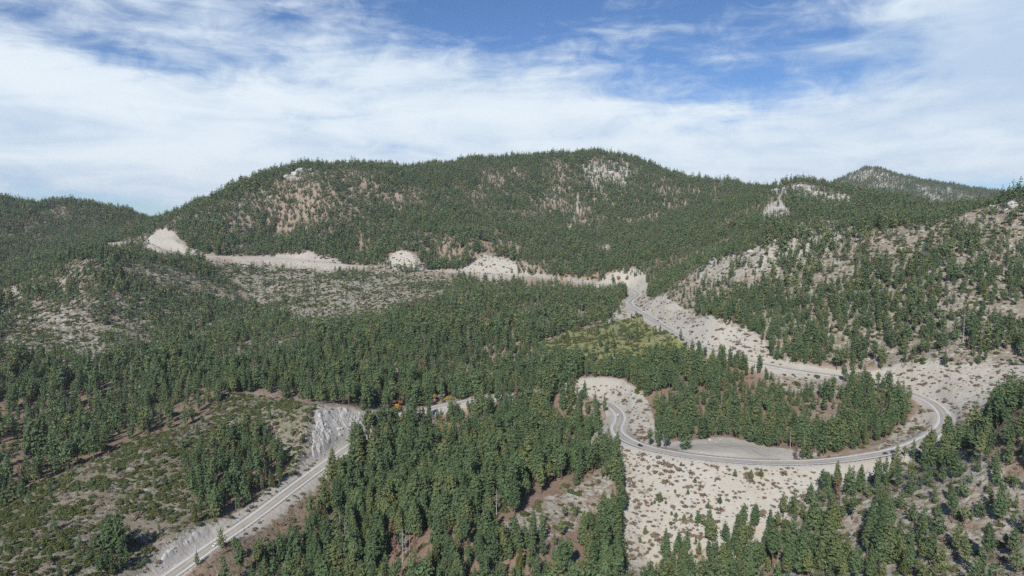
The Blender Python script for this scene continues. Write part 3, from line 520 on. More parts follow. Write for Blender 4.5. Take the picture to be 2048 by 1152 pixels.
     [(218, 1258), (246, 1272), (240, 1132), (251, 1091), (260, 1061), (266, 1027), (265, 968), (268, 917), (279, 898), (293, 889), (305, 876), (311, 839), (313, 819), (316, 802), (304, 813), (292, 824), (280, 838), (269, 855), (258, 876), (248, 900), (242, 930), (237, 965), (231, 1003), (226, 1045), (220, 1093), (216, 1185)]),
    ('above the small bend', (0, 5, 5, 330, 0.95, 0.05, 0.25, 0, 0),
     [(58, 824), (81, 814), (102, 790), (114, 777), (125, 761), (135, 743), (140, 715), (138, 682), (135, 651), (138, 630), (140, 606), (128, 608), (112, 590), (113, 637), (109, 664), (113, 726), (104, 749), (95, 774), (79, 751), (71, 810)]),
    ('at the roadside turnout', (0, 5, 0, 0, 1, 0, 0, 0, 0),
     [(124, 607), (135, 606), (147, 607), (157, 608), (167, 608), (178, 610), (189, 613), (205, 605), (213, 597), (221, 589), (230, 584), (237, 578), (246, 575), (258, 563), (245, 559), (233, 556), (215, 539), (210, 550), (200, 546), (191, 547), (183, 549), (175, 553), (166, 557), (157, 561), (148, 568), (141, 580), (133, 596)]),
    ('inside the right bend', (3, 6, 50, 330, 0.85, 0.2, 0.3, 0, 0),
     [(289, 546), (311, 571), (334, 596), (353, 616), (371, 632), (389, 650), (405, 655), (388, 612), (354, 578), (337, 567), (320, 556), (310, 553), (299, 549)]),
    ('by the far road', (0, 5, 40, 300, 0.9, 0.05, 0.25, 0, 0),
     [(-939, 1737), (-911, 1771), (-884, 1769), (-843, 1736), (-787, 1668), (-734, 1601), (-753, 1570), (-779, 1553), (-819, 1572)]),
    ('by the far road', (0, 5, 40, 300, 0.9, 0.05, 0.25, 0, 0),
     [(-285, 1523), (-276, 1600), (-256, 1606), (-223, 1593), (-194, 1582), (-212, 1507), (-246, 1500)]),
    ('by the far road', (0, 5, 50, 300, 0.9, 0.05, 0.25, 0, 0),
     [(-110, 1529), (-78, 1572), (-45, 1597), (-5, 1564), (23, 1539), (-2, 1534), (-26, 1506), (-54, 1508), (-81, 1520)]),
    ('by the far road', (10, 6, 80, 40, 0.6, 0.3, 0.3, 0, 0),
     [(-576, 1648), (-545, 1650), (-512, 1647), (-481, 1647), (-453, 1638), (-423, 1622), (-395, 1611), (-376, 1557), (-404, 1566), (-432, 1576), (-461, 1587), (-490, 1596), (-532, 1620)]),
    ('by the far hairpin', (8, 9, 20, 60, 0.85, 0.2, 0.1, 0, 0),
     [(233, 1431), (251, 1456), (278, 1431), (252, 1264), (225, 1207), (232, 1326)]),
    ('by the far hairpin', (16, 11, 20, 60, 0.75, 0.2, 0.1, 0.3, 0),
     [(138, 1072), (158, 1121), (181, 1179), (212, 1259), (211, 1131), (187, 1078), (166, 1103)]),
    ('at the left edge', (8, 5, 60, 30, 0.85, 0.1, 0.2, 0, 0),
     [(-928, 1265), (-904, 1246), (-842, 1171), (-814, 1143), (-814, 1135), (-847, 1166)]),
    ('on the lower rock cut', (3, 4, 30, 25, 1, 0, 0, 0, 1.0),
     [(-191, 650), (-192, 676), (-179, 704), (-170, 713), (-160, 721), (-150, 729), (-146, 726), (-156, 708), (-165, 689), (-171, 672), (-176, 654), (-178, 638), (-179, 618), (-187, 627)]),
    ('on the lower rock cut', (0, 5, 8, 20, 0.95, 0.1, 0.1, 0, 0.9),
     [(-238, 454), (-236, 462), (-233, 471), (-231, 481), (-225, 489), (-218, 497), (-205, 491), (-209, 483), (-212, 474), (-216, 467), (-220, 460), (-224, 453), (-227, 446), (-233, 441), (-238, 434), (-238, 444)]),
]

# trees that stand out: kind, x, y, height
NOTABLE = [
    ('pine', 285.7, 390.1, 25.4),    ('pine', 258.2, 359.9, 25.8),    ('pine', 273.2, 367.3, 10.7),    ('pine', 268.1, 405.6, 21.2),
    ('pine', 281.2, 400.3, 15.8),    ('pine', 271.2, 428.0, 10.7),    ('pine', 230.5, 496.2, 19.4),    ('pine', 238.6, 491.7, 25.3),
    ('pine', 252.3, 501.8, 17.2),    ('pine', 262.3, 478.7, 25.4),    ('pine', 288.8, 517.7, 15.2),    ('pine', 301.0, 525.4, 19.4),
    ('pine', 312.2, 534.5, 10.6),    ('pine', 318.1, 533.0, 17.2),    ('pine', 322.5, 520.0, 16.8),    ('pine', 353.0, 563.5, 12.0),
    ('pine', 339.9, 556.2, 7.6),    ('pine', 345.2, 530.4, 21.0),    ('pine', 349.9, 522.9, 20.7),    ('pine', 270.9, 453.4, 15.9),
    ('pine', 152.9, 476.6, 16.1),    ('pine', 204.0, 482.8, 21.4),    ('pine', 174.9, 478.6, 22.1),    ('pine', 185.3, 477.5, 17.5),
    ('pine', 109.6, 472.4, 27.7),    ('pine', 132.9, 470.9, 12.2),    ('pine', 163.9, 466.4, 20.7),    ('pine', 142.0, 462.9, 18.8),
    ('pine', 124.2, 460.9, 18.1),    ('pine', 175.3, 459.0, 20.8),    ('pine', 189.3, 460.1, 18.5),    ('pine', 202.0, 458.0, 16.1),
    ('pine', 90.3, 572.2, 17.6),    ('pine', 89.3, 551.9, 18.8),    ('pine', 85.6, 535.1, 18.3),    ('pine', 84.7, 521.5, 18.0),
    ('pine', 81.4, 509.8, 18.5),    ('pine', 81.0, 498.8, 18.2),    ('pine', 77.9, 487.9, 18.7),    ('pine', 77.6, 476.6, 19.2),
    ('pine', 72.2, 459.7, 17.2),    ('pine', 65.6, 437.5, 21.5),    ('pine', 59.7, 463.0, 20.9),    ('pine', 53.2, 434.1, 21.3),
    ('pine', 238.7, 377.8, 21.5),    ('pine', 237.8, 367.1, 18.6),    ('pine', 254.3, 378.2, 20.2),    ('pine', 248.9, 363.2, 17.8),
    ('pine', 225.6, 374.4, 23.0),    ('pine', 234.1, 400.1, 16.1),    ('pine', 248.0, 401.1, 19.3),    ('pine', 211.7, 599.0, 21.9),
    ('pine', 223.9, 596.1, 23.6),    ('pine', 228.2, 589.8, 20.7),    ('pine', 230.6, 584.6, 17.8),    ('pine', 190.9, 618.7, 21.6),
    ('pine', 178.9, 625.1, 19.0),    ('pine', 159.9, 623.0, 19.8),    ('pine', 151.9, 628.3, 19.0),    ('pine', 197.5, 618.0, 19.7),
    ('pine', 241.2, 578.7, 18.5),    ('pine', -255.4, 422.4, 18.2),    ('pine', -252.9, 426.4, 19.6),    ('pine', -258.7, 419.9, 14.6),
    ('pine', -276.8, 404.0, 14.7),    ('pine', -386.1, 527.4, 15.7),    ('pine', -359.3, 497.5, 13.3),    ('pine', -383.8, 505.3, 18.5),
    ('pine', -389.8, 550.4, 17.4),    ('pine', -384.0, 604.9, 23.6),    ('pine', -379.9, 609.4, 21.3),    ('pine', -348.9, 636.8, 28.7),
    ('pine', -365.6, 654.3, 27.8),    ('pine', -350.0, 647.8, 25.0),    ('pine', -351.9, 675.5, 19.5),    ('pine', -377.3, 566.3, 26.0),
    ('pine', -394.5, 576.2, 20.7),    ('pine', -338.0, 672.8, 17.2),    ('pine', -232.8, 514.1, 20.6),    ('pine', -225.5, 507.8, 26.6),
    ('pine', -244.2, 522.5, 18.1),    ('pine', -227.3, 533.7, 25.6),    ('pine', -225.7, 544.8, 28.9),    ('pine', -215.4, 536.9, 22.9),
    ('pine', -221.6, 566.6, 29.1),    ('pine', -216.1, 568.9, 30.0),    ('pine', -203.2, 561.9, 12.6),    ('pine', -199.3, 575.5, 11.4),
    ('pine', -241.9, 559.9, 29.5),    ('pine', -244.8, 546.9, 25.3),    ('pine', -236.9, 498.0, 13.4),    ('pine', -187.1, 429.6, 25.6),
    ('pine', -184.3, 447.5, 24.2),    ('pine', -192.1, 459.1, 17.7),    ('pine', -179.2, 470.8, 19.1),    ('pine', -175.9, 456.8, 23.2),
    ('pine', -166.2, 473.9, 27.0),    ('pine', -156.9, 478.4, 30.0),    ('pine', -149.5, 490.3, 30.0),    ('pine', -137.5, 487.1, 30.0),
    ('pine', -121.9, 454.7, 29.9),    ('pine', -113.7, 463.8, 30.0),    ('pine', -94.0, 436.9, 30.0),    ('pine', -131.4, 451.3, 30.0),
    ('pine', -36.9, 780.7, 19.9),    ('pine', -22.3, 773.4, 20.9),    ('pine', -8.0, 772.0, 19.7),    ('pine', -101.0, 741.2, 20.1),
    ('pine', -92.6, 753.4, 18.2),    ('pine', 3.4, 773.3, 18.6),    ('pine', -44.8, 777.7, 12.9),    ('pine', -13.5, 763.4, 20.7),
    ('pine', 12.0, 776.1, 17.4),    ('young', 173.7, 522.1, 6.1),    ('young', 184.6, 517.5, 7.6),    ('young', 192.3, 517.6, 7.2),
    ('young', 136.6, 542.4, 3.8),    ('young', 143.5, 525.0, 4.5),    ('young', 114.9, 518.7, 8.1),    ('young', 136.2, 517.2, 4.8),
    ('young', 157.1, 504.2, 5.9),    ('young', 147.7, 502.6, 5.1),    ('young', 110.7, 518.6, 3.7),    ('young', 118.5, 515.2, 3.2),
    ('young', 120.9, 505.2, 3.6),    ('young', 123.7, 502.6, 4.4),    ('young', 128.7, 498.3, 5.5),    ('young', 134.1, 499.1, 3.6),
    ('young', 138.0, 494.0, 9.4),    ('young', 141.7, 491.1, 5.1),    ('young', 145.8, 491.6, 3.9),    ('young', 114.2, 522.5, 4.1),
    ('young', 99.5, 497.5, 6.4),    ('young', 108.3, 518.2, 3.3),    ('young', 94.5, 490.3, 4.7),    ('young', 127.2, 521.9, 3.3),
    ('snag', -127.7, 508.0, 17.9),    ('snag', -211.8, 587.3, 11.5),    ('snag', -74.9, 452.8, 25.0),    ('snag', -68.8, 446.4, 21.8),
    ('snag', -73.8, 461.4, 20.5),    ('snag', 249.3, 574.4, 16.7),    ('snag', 254.7, 565.2, 11.2),    ('snag', 237.6, 575.1, 17.6),
    ('snag', -133.0, 868.2, 25.8),    ('snag', -88.2, 748.9, 19.2),    ('dead', -152.3, 472.5, 13.9),    ('dead', -329.1, 621.1, 10.4),
    ('dead', -347.3, 551.9, 10.9),    ('dead', -81.1, 458.8, 22.3),    ('dead', -67.0, 457.4, 14.8),    ('cedar', -232.7, 488.7, 16.5),
    ('cedar', -201.4, 562.7, 12.6),    ('cedar', -198.1, 574.5, 12.1),    ('cedar', -214.9, 548.3, 20.4),    ('cedar', -105.6, 484.7, 30.0),
    ('cedar', -93.8, 511.1, 28.5),    ('cedar', -50.6, 434.8, 21.3),    ('cedar', -21.1, 437.6, 17.7),    ('cedar', -143.1, 508.2, 28.5),
    ('cedar', -238.3, 588.1, 23.1),    ('cedar', 5.1, 418.2, 17.1),    ('cedar', -48.1, 540.2, 21.1),    ('cedar', -92.2, 604.4, 24.5),
    ('cedar', -43.9, 626.8, 21.2),    ('cedar', -119.5, 582.1, 25.6),    ('cedar', -296.1, 634.8, 12.3),    ('cedar', -255.1, 421.8, 16.2),
    ('cedar', 223.0, 374.8, 18.4),    ('cedar', 278.3, 424.4, 14.0),    ('gold', -185.2, 841.1, 11.3),    ('gold', -177.2, 809.3, 9.7),
    ('gold', -229.8, 800.0, 7.1),    ('gold', -128.3, 758.1, 11.4),    ('gold', -135.0, 748.3, 7.9),    ('gold', -129.1, 780.8, 8.2),
    ('gold', -125.5, 802.4, 7.2),    ('gold', -143.9, 737.2, 5.5),    ('gold', -74.7, 725.2, 12.1),    ('gold', -68.1, 740.9, 10.1),
    ('gold', -68.2, 685.2, 9.4),    ('gold', -71.3, 665.8, 8.2),    ('gold', 104.9, 1476.2, 10.7),    ('gold', 117.5, 1500.1, 10.9),
    ('gold', 160.4, 1464.6, 9.6),    ('gold', 226.0, 1462.9, 12.7),    ('gold', 176.7, 1467.8, 8.5),    ('gold', -92.9, 818.1, 8.6),
    ('gold', -77.0, 814.9, 7.3),
]

# guardrails: label, first and last road sample, offset to the right
RAILS = [
    ('weathered guardrail along the right edge of the lower road', 12, 63, 6.7),
    ('short weathered guardrail on the hill side of the lower road', 28, 51, -6.7),
    ('long guardrail along the top edge of the white fill slope', 198, 262, 6.7),
    ('guardrail between the road and the pale turnout', 213, 235, -6.7),
    ('short guardrail past the turnout entrance beside the wooded knoll', 238, 250, -6.7),
    ('far guardrail on the valley side of the upper road', 370, 490, -6.7),
]

# vehicles: build, name, label, road sample, offset to the right, direction of travel
CARS = [
    ('suv', 'black_suv', 'black sport utility car driving on the bend above the white fill slope', 206, 1.9, 1),
    ('car', 'white_car', 'white car rounding the small bend left of the black car', 178, 2.4, 1),
    ('car', 'white_car', 'white car with dark windows on the lower road at the bottom', 22, 1.7, 1),
    ('van', 'white_van', 'white van at the far hairpin, nearest to the pass', 499, 1.9, 1),
    ('car', 'white_car', 'small white car just below the far hairpin', 451, 2.0, 1),
    ('car', 'dark_car', 'dark grey car on the straight upper road under the pale cut', 414, 2.0, 1),
    ('car', 'dark_car', 'dark car half hidden behind roadside pines, the left of two', 257, 1.9, 1),
    ('suv', 'dark_suv', 'dark blue car half hidden behind roadside pines, the right of two', 259, 1.9, 1),
]

POLES = [
    ('pale bare pole standing on the crest of the shrubby hill', -226.8, 754.0, 12.4, 'pale'),
    ('dark wooden pole beside the lower road guardrail', -194.6, 483.1, 12.4, 'dark'),
]

# rock outcrops and boulders: x, y, width
ROCKS = [
    (177.9, 605.3, 3.2), (182.1, 601.5, 2.7), (172.1, 599.1, 2.3), (187.4, 605.8, 2.3), (706.7, 1714.1, 24.8), (689.5, 1707.3, 17.3), (710.7, 1679.2, 17.0), (612.2, 1590.4, 20.7), (574.5, 1474.6, 21.3), (533.6, 1416.1, 14.3), (621.2, 1627.3, 14.1), (344.6, 2322.0, 23.6), (363.7, 2294.9, 19.9), (316.6, 2261.3, 19.6), (379.4, 2269.9, 13.1), (-587.9, 1950.6, 28.3), (-601.1, 1938.5, 22.5), (-563.2, 1952.0, 19.8), (-620.2, 1932.4, 16.8), (-538.9, 1939.4, 15.4), (328.5, 1310.6, 22.8), (349.9, 1292.5, 13.1), (335.0, 1146.2, 16.6), (379.2, 1134.4, 14.8), (377.0, 1096.5, 11.1), (408.3, 1097.1, 11.1), (430.7, 1094.6, 12.7), (449.4, 1082.6, 9.4), (457.7, 1061.2, 10.7), (679.4, 1417.8, 13.3), (719.0, 1453.3, 14.7), (686.3, 955.3, 16.6), (679.4, 983.7, 10.0), (676.1, 954.7, 8.3), (9.6, 2237.1, 13.0), (-30.3, 200.0, 1.2), (-715.6, 1833.0, 14.6), (-713.7, 1792.5, 14.2), (-647.8, 1867.0, 12.1), (-667.0, 1767.6, 10.2), (-694.0, 1060.2, 8.5), (-692.6, 1048.1, 6.1), (-681.8, 1048.0, 5.4), (-1009.7, 1706.5, 8.6), (297.7, 1341.9, 8.8), (289.3, 2112.0, 12.2), (395.1, 2199.4, 12.7), (339.2, 2194.4, 14.3), (784.7, 1644.0, 11.9), (752.2, 1598.6, 9.2),
]

# ---------------------------------------------------------------- helpers
def new_mesh(name, verts, faces, mats=(), smooth=False):
    me = bpy.data.meshes.new(name)
    me.from_pydata([tuple(v) for v in verts], [], [tuple(f) for f in faces])
    for m in mats:
        me.materials.append(m)
    if smooth:
        me.polygons.foreach_set('use_smooth', [True] * len(me.polygons))
    me.update()
    return me


def grid_mesh(name, P, nu, nv, mats, smooth=True):
    """quads over a (nu, nv) lattice of points, fast path"""
    me = bpy.data.meshes.new(name)
    me.vertices.add(len(P))
    me.vertices.foreach_set('co', np.asarray(P, np.float32).ravel())
    i, j = np.meshgrid(np.arange(nu - 1), np.arange(nv - 1), indexing='ij')
    a = (i * nv + j).ravel()
    q = np.stack([a, a + nv, a + nv + 1, a + 1], 1).astype(np.int32)
    n = len(q)
    me.loops.add(n * 4)
    me.loops.foreach_set('vertex_index', q.ravel())
    me.polygons.add(n)
    me.polygons.foreach_set('loop_start', np.arange(0, n * 4, 4, dtype=np.int32))
    me.polygons.foreach_set('loop_total', np.full(n, 4, np.int32))
    me.polygons.foreach_set('use_smooth', np.full(n, smooth))
    for m in mats:
        me.materials.append(m)
    me.update(calc_edges=True)
    me.validate()
    return me


def link(name, me, parent=None):
    o = bpy.data.objects.new(name, me)
    COL.objects.link(o)
    if parent:
        o.parent = parent
    return o


def tag(o, label=None, cat=None, group=None, kind=None):
    for k, v in (('label', label), ('category', cat), ('group', group), ('kind', kind)):
        if v:
            o[k] = v
    return o


def material(name, rough=0.9):
    m = bpy.data.materials.new(name)
    m.use_nodes = True
    N = Nodes(m.node_tree)
    out = N.n('ShaderNodeOutputMaterial')
    b = N.n('ShaderNodeBsdfPrincipled')
    b.inputs['Roughness'].default_value = rough
    b.inputs['Specular IOR Level'].default_value = 0.2
    N.put(out.inputs[0], b.outputs[0])
    return m, N, b


# ---------------------------------------------------------------- ground sheet
AZ = np.concatenate([np.radians(np.arange(-85, -48, 2.0)), np.radians(np.linspace(-48, 48, 741)), np.radians(np.arange(50, 86, 2.0))])
RR = np.concatenate([np.linspace(30, 245, 22), 250 * 1.0066 ** np.arange(0, 520)])
NU, NV = len(AZ), len(RR)
GA, GR = np.meshgrid(AZ, RR, indexing='ij')
GX = (GR * np.sin(GA)).ravel()
GY = (GR * np.cos(GA)).ravel()
GZ, GCUT, GD = terrain(GX, GY, True)



def inside(x, y, poly):
    px, py = np.array(poly, float).T
    r = np.zeros(len(x), bool)
    m = np.where((x > px.min()) & (x < px.max()) & (y > py.min()) & (y < py.max()))[0]
    if not len(m):
        return r
    xx, yy = x[m], y[m]
    c = np.zeros(len(m), bool)
    j = len(px) - 1
    for i in range(len(px)):
        if py[i] != py[j]:
            c ^= ((py[i] > yy) != (py[j] > yy)) & (xx < (px[j] - px[i]) * (yy - py[i]) / (py[j] - py[i]) + px[i])
        j = i
    r[m] = c
    return r


BASE = (170, 18, 20, 10, .1, .5, .3, 0, 0)


def region_index(x, y, warp=1.0):
    a = warp * np.clip(np.hypot(x, y) / 700, 0.4, 2.0)
    wx = x + a * 11 * fbm(x, y, 45, 71, 3)
    wy = y + a * 11 * fbm(x, y, 45, 83, 3)
    idx = np.full(len(x), -1)
    for k, (_, _, poly) in enumerate(REGIONS):
        idx[inside(wx, wy, poly)] = k
    return idx


RPAR = np.array([r[1] for r in REGIONS] + [BASE], float)        # -1 picks BASE


def ground_at(x, y):
    """height, visible horizon slope and cut depth from the ground sheet"""
    ca, cr = (np.arange(NU), np.arange(NV))
    fa = np.interp(np.arctan2(x, y), AZ, ca)
    fr = np.interp(np.hypot(x, y), RR, cr)
    i = np.clip(fa.astype(int), 0, NU - 2)
    j = np.clip(fr.astype(int), 0, NV - 2)
    u, v = fa - i, fr - j

    def g(A):
        A = A.reshape(NU, NV)
        return (A[i, j] * (1 - u) * (1 - v) + A[i + 1, j] * u * (1 - v) + A[i, j + 1] * (1 - u) * v + A[i + 1, j + 1] * u * v)
    return g(GZ), HOR.reshape(NU, NV)[i, j], g(GCUT), g(np.minimum(GD, 200))


HOR = np.maximum.accumulate(((GZ - H) / GR.ravel()).reshape(NU, NV), axis=1).ravel()

gi = region_index(GX, GY)
par = RPAR[gi].copy()
cutw = np.clip((np.abs(GCUT) - 0.5) / 2, 0, 1) * (GD < 75)
bench = np.clip((14 - GD) / 3, 0, 1)
W = par[:, 4]
low = nearest_on_line(GX, GY, RQ, 100.0)[1] < 115          # the lower road runs through brown earth
far_road = nearest_on_line(GX, GY, RQ, 100.0)[1] > 531
W = np.maximum(W, np.where(low, 0.35, np.where(far_road, 0.36, np.where(GCUT > 0, 1, 0.6))) * cutw)
W = np.maximum(W, np.where(far_road, 0.45, 0.9) * bench)
keep = (1 - np.maximum(cutw * np.where(low | far_road, 0.2, np.where(GCUT > 0, 0.85, 0.5)), bench))
COVER = np.stack([W, par[:, 5] * keep, par[:, 6] * keep, par[:, 7] * keep, par[:, 8]], 1).reshape(NU, NV, 5)
for _ in range(2):
    COVER[1:-1, 1:-1] = 0.4 * COVER[1:-1, 1:-1] + 0.15 * (COVER[:-2, 1:-1] + COVER[2:, 1:-1] + COVER[1:-1, :-2] + COVER[1:-1, 2:])
COVER = COVER.reshape(-1, 5)
# broken, gullied faces where the road was blasted through rock
rk = COVER[:, 4] * np.clip((1800 - GR.ravel()) / 600, 0.15, 1)
crag = (np.abs(fbm(GX, GY, 14, 91, 3)) * 2 - 0.25) * 3.2 + (np.abs(fbm(GX, GY, 5, 97, 2)) - 0.15) * 2.2
GZ = GZ - rk * crag * np.clip((GD - 9) / 6, 0, 1)
rill = np.abs(fbm(GX, GY, 7, 131, 3))
rill2 = np.abs(fbm(GX, GY, 30, 137, 3))
GZ = GZ - COVER[:, 0] * np.where(GR.ravel() < 1200, 1.6 * (rill - 0.12), 7.0 * (rill2 - 0.12)) * np.clip((GD - 10) / 8, 0, 1)


def ground_material():
    m, N, b = material('ground_mat', 0.95)
    geo = N.n('ShaderNodeNewGeometry')
    pos = geo.outputs['Position']
    at = N.n('ShaderNodeAttribute', attribute_name='cover')
    sp = N.n('ShaderNodeSeparateColor')
    N.put(sp.inputs[0], at.outputs['Color'])
    w, l, s = sp.outputs[0], sp.outputs[1], sp.outputs[2]
    g = at.outputs['Alpha']
    k = N.n('ShaderNodeAttribute', attribute_name='rock').outputs['Fac']
    mp = N.n('ShaderNodeMapping')
    N.put(mp.inputs[0], pos)
    mp.inputs['Scale'].default_value = (1, 1, 0.45)
    p = mp.outputs[0]
    n40 = N.noise(p, 1 / 40, 4, 0.6)
    n9 = N.noise(p, 1 / 9, 5, 0.62, 0.6)
    n3 = N.noise(p, 1 / 3.2, 4, 0.6, 0.4)
    n1 = N.noise(p, 1 / 0.9, 3, 0.6)
    n22 = N.noise(p, 1 / 22, 5, 0.6, 0.8)
    # brown earth with pale grit showing through
    earth = N.mix(n3, (0.21, 0.165, 0.13), (0.34, 0.29, 0.24))
    grit = N.mix(n40, (0.335, 0.33, 0.298), (0.39, 0.39, 0.365))
    grit = N.mix(N.ramp(n22, 0.42, 0.72, 0, 0.7), grit, (0.31, 0.285, 0.24))
    grit = N.mix(N.ramp(n9, 0.35, 0.75), grit, (0.37, 0.33, 0.275))
    grit = N.mix(N.ramp(n1, 0.55, 0.8), grit, (0.31, 0.28, 0.24))
    t = N.math('ADD', N.math('MULTIPLY', n22, 0.6), N.math('MULTIPLY', n9, 0.4))
    fw = N.ramp(N.math('ADD', t, N.math('MULTIPLY', w, 1.1)), 0.78, 1.0)
    col = N.mix(fw, earth, grit)
    litter = N.mix(n3, (0.15, 0.105, 0.078), (0.27, 0.195, 0.145))
    t = N.math('ADD', N.math('MULTIPLY', n9, 0.7), N.math('MULTIPLY', n3, 0.3))
    fl = N.ramp(N.math('ADD', t, N.math('MULTIPLY', l, 0.7)), 0.78, 1.0)
    col = N.mix(fl, col, litter)
    rock = N.mix(n9, (0.24, 0.225, 0.21), (0.45, 0.43, 0.40))
    fk = N.ramp(N.math('ADD', n9, N.math('MULTIPLY', k, 0.7)), 0.7, 0.95)
    col = N.mix(fk, col, rock)
    # dead grey brush and low green scrub in patches
    n5 = N.noise(p, 1 / 5.0, 6, 0.65, 1.0)
    brush = N.mix(N.ramp(n22, 0.35, 0.65), (0.19, 0.16, 0.13), (0.11, 0.115, 0.058))
    fs = N.ramp(N.math('ADD', n5, N.math('MULTIPLY', s, 0.42)), 0.66, 0.84)
    col = N.mix(N.math('MULTIPLY', fs, 0.8), col, brush)
    grass = N.mix(n3, (0.12, 0.14, 0.045), (0.25, 0.25, 0.10))
    fg = N.ramp(N.math('ADD', n9, N.math('MULTIPLY', g, 0.5)), 0.68, 0.9)
    col = N.mix(fg, col, grass)
    N.put(b.inputs['Base Color'], col)
    bump = N.n('ShaderNodeBump')
    bump.inputs['Strength'].default_value = 0.7
    bump.inputs['Distance'].default_value = 1.0
    hh = N.math('ADD', N.math('MULTIPLY', n3, 1.3), N.math('MULTIPLY', n1, 0.5))
    hh = N.math('ADD', hh, N.math('MULTIPLY', fs, 0.7))
    N.put(bump.inputs['Height'], hh)
    N.put(b.inputs['Normal'], bump.outputs[0])
    return m


me = grid_mesh('ground', np.stack([GX, GY, GZ], 1), NU, NV, [ground_material()])
a = me.attributes.new('cover', 'FLOAT_COLOR', 'POINT')
a.data.foreach_set('color', COVER[:, :4].astype(np.float32).ravel())
a = me.attributes.new('rock', 'FLOAT', 'POINT')
a.data.foreach_set('value', COVER[:, 4].astype(np.float32))
ground = tag(link('ground', me), 'dry mountain ground of pale grit, needle litter and low scrub', kind='structure')


# ---------------------------------------------------------------- the highway
def noise_paint(name, c0, c1, scale, rough=0.85, stretch=None):
    m, N, b = material(name, rough)
    pos = N.n('ShaderNodeNewGeometry').outputs['Position']
    f = N.noise(pos, scale, 5, 0.65)
    f2 = N.noise(pos, scale * 0.08, 3, 0.5)
    f = N.math('ADD', N.math('MULTIPLY', f, 0.6), N.math('MULTIPLY', f2, 0.5))
    N.put(b.inputs['Base Color'], N.mix(N.ramp(f, 0.35, 0.75), c0, c1))
    return m


M_shoulder = noise_paint('shoulder_asphalt', (0.38, 0.375, 0.365), (0.50, 0.49, 0.475), 0.9)
M_lane = noise_paint('lane_asphalt', (0.22, 0.22, 0.222), (0.34, 0.338, 0.332), 0.8)
M_white = noise_paint('white_paint', (0.6, 0.6, 0.58), (0.78, 0.78, 0.76), 1.5)
M_yellow = noise_paint('yellow_paint', (0.50, 0.36, 0.09), (0.62, 0.46, 0.14), 1.5)


def profile_strip(name, prof, mat, parent=None, k0=0, k1=None, q=RQ):
    """sweep a cross section (offset right, height) along the road"""
    c = q[k0:k1]
    t, n = road_frame(c)
    P = np.empty((len(c), len(prof), 3))
    for s, (off, dz) in enumerate(prof):
        P[:, s, :2] = c[:, :2] + n * off
        P[:, s, 2] = c[:, 2] + dz
    return link(name, grid_mesh(name, P.reshape(-1, 3), len(c), len(prof), [mat], False), parent)


road = profile_strip('road', [(-6.3, -0.9), (-ROAD_HALF, 0.06), (ROAD_HALF, 0.06), (6.3, -0.9)], M_shoulder)
tag(road, 'two lane mountain highway climbing to the pass', kind='structure')
for nm, a0, a1, dz, mt in (('lane_pavement', -3.75, 3.75, 0.085, M_lane), ('edge_line', -4.1, -3.75, 0.11, M_white), ('edge_line', 3.75, 4.1, 0.11, M_white),
                           ('centre_line', -0.42, -0.12, 0.11, M_yellow), ('centre_line', 0.12, 0.42, 0.11, M_yellow)):
    tag(profile_strip(nm, [(a0, dz), (a1, dz)], mt, road), kind='structure')


# ---------------------------------------------------------------- plants: meshes
def bark_material(name, c0, c1):
    return noise_paint(name, c0, c1, 1.2, 0.95)


def leaf_material(name, dark, light, alt, spread=0.5):
    """foliage: every tree takes its own shade, every spray of needles varies a little"""
    m, N, b = material(name, 0.75)
    oi = N.n('ShaderNodeObjectInfo')
    rnd = oi.outputs['Random']
    tc = N.n('ShaderNodeTexCoord').outputs['Object']
    nz = N.noise(tc, 9.0, 2, 0.5)
    c = N.mix(N.math('ADD', N.math('MULTIPLY', rnd, spread), N.math('MULTIPLY', nz, 1 - spread)), dark, light)
    r2 = N.math('FRACT', N.math('MULTIPLY', rnd, 17.31))
    c = N.mix(N.ramp(r2, 0.5, 1.0, 0, 0.85), c, alt)
    N.put(b.inputs['Base Color'], c)
    b.inputs['Specular IOR Level'].default_value = 0.15
    return m


M_pine = leaf_material('pine_needles', (0.045, 0.076, 0.036), (0.108, 0.162, 0.074), (0.130, 0.148, 0.058))
M_cedar = leaf_material('cedar_sprays', (0.050, 0.066, 0.022), (0.095, 0.115, 0.038), (0.11, 0.105, 0.03))
M_gold = leaf_material('autumn_leaves', (0.30, 0.17, 0.03), (0.48, 0.29, 0.05), (0.26, 0.10, 0.03))
M_rust = leaf_material('dead_needles', (0.14, 0.085, 0.06), (0.22, 0.14, 0.095), (0.17, 0.12, 0.10))
M_manz = leaf_material('manzanita_leaves', (0.058, 0.072, 0.022), (0.115, 0.130, 0.042), (0.075, 0.108, 0.055))
M_dry = leaf_material('dry_brush', (0.135, 0.102, 0.077), (0.235, 0.18, 0.132), (0.19, 0.17, 0.145))
M_bark = bark_material('pine_bark', (0.10, 0.062, 0.042), (0.19, 0.125, 0.09))
M_grey = bark_material('dead_wood', (0.24, 0.22, 0.21), (0.38, 0.355, 0.34))


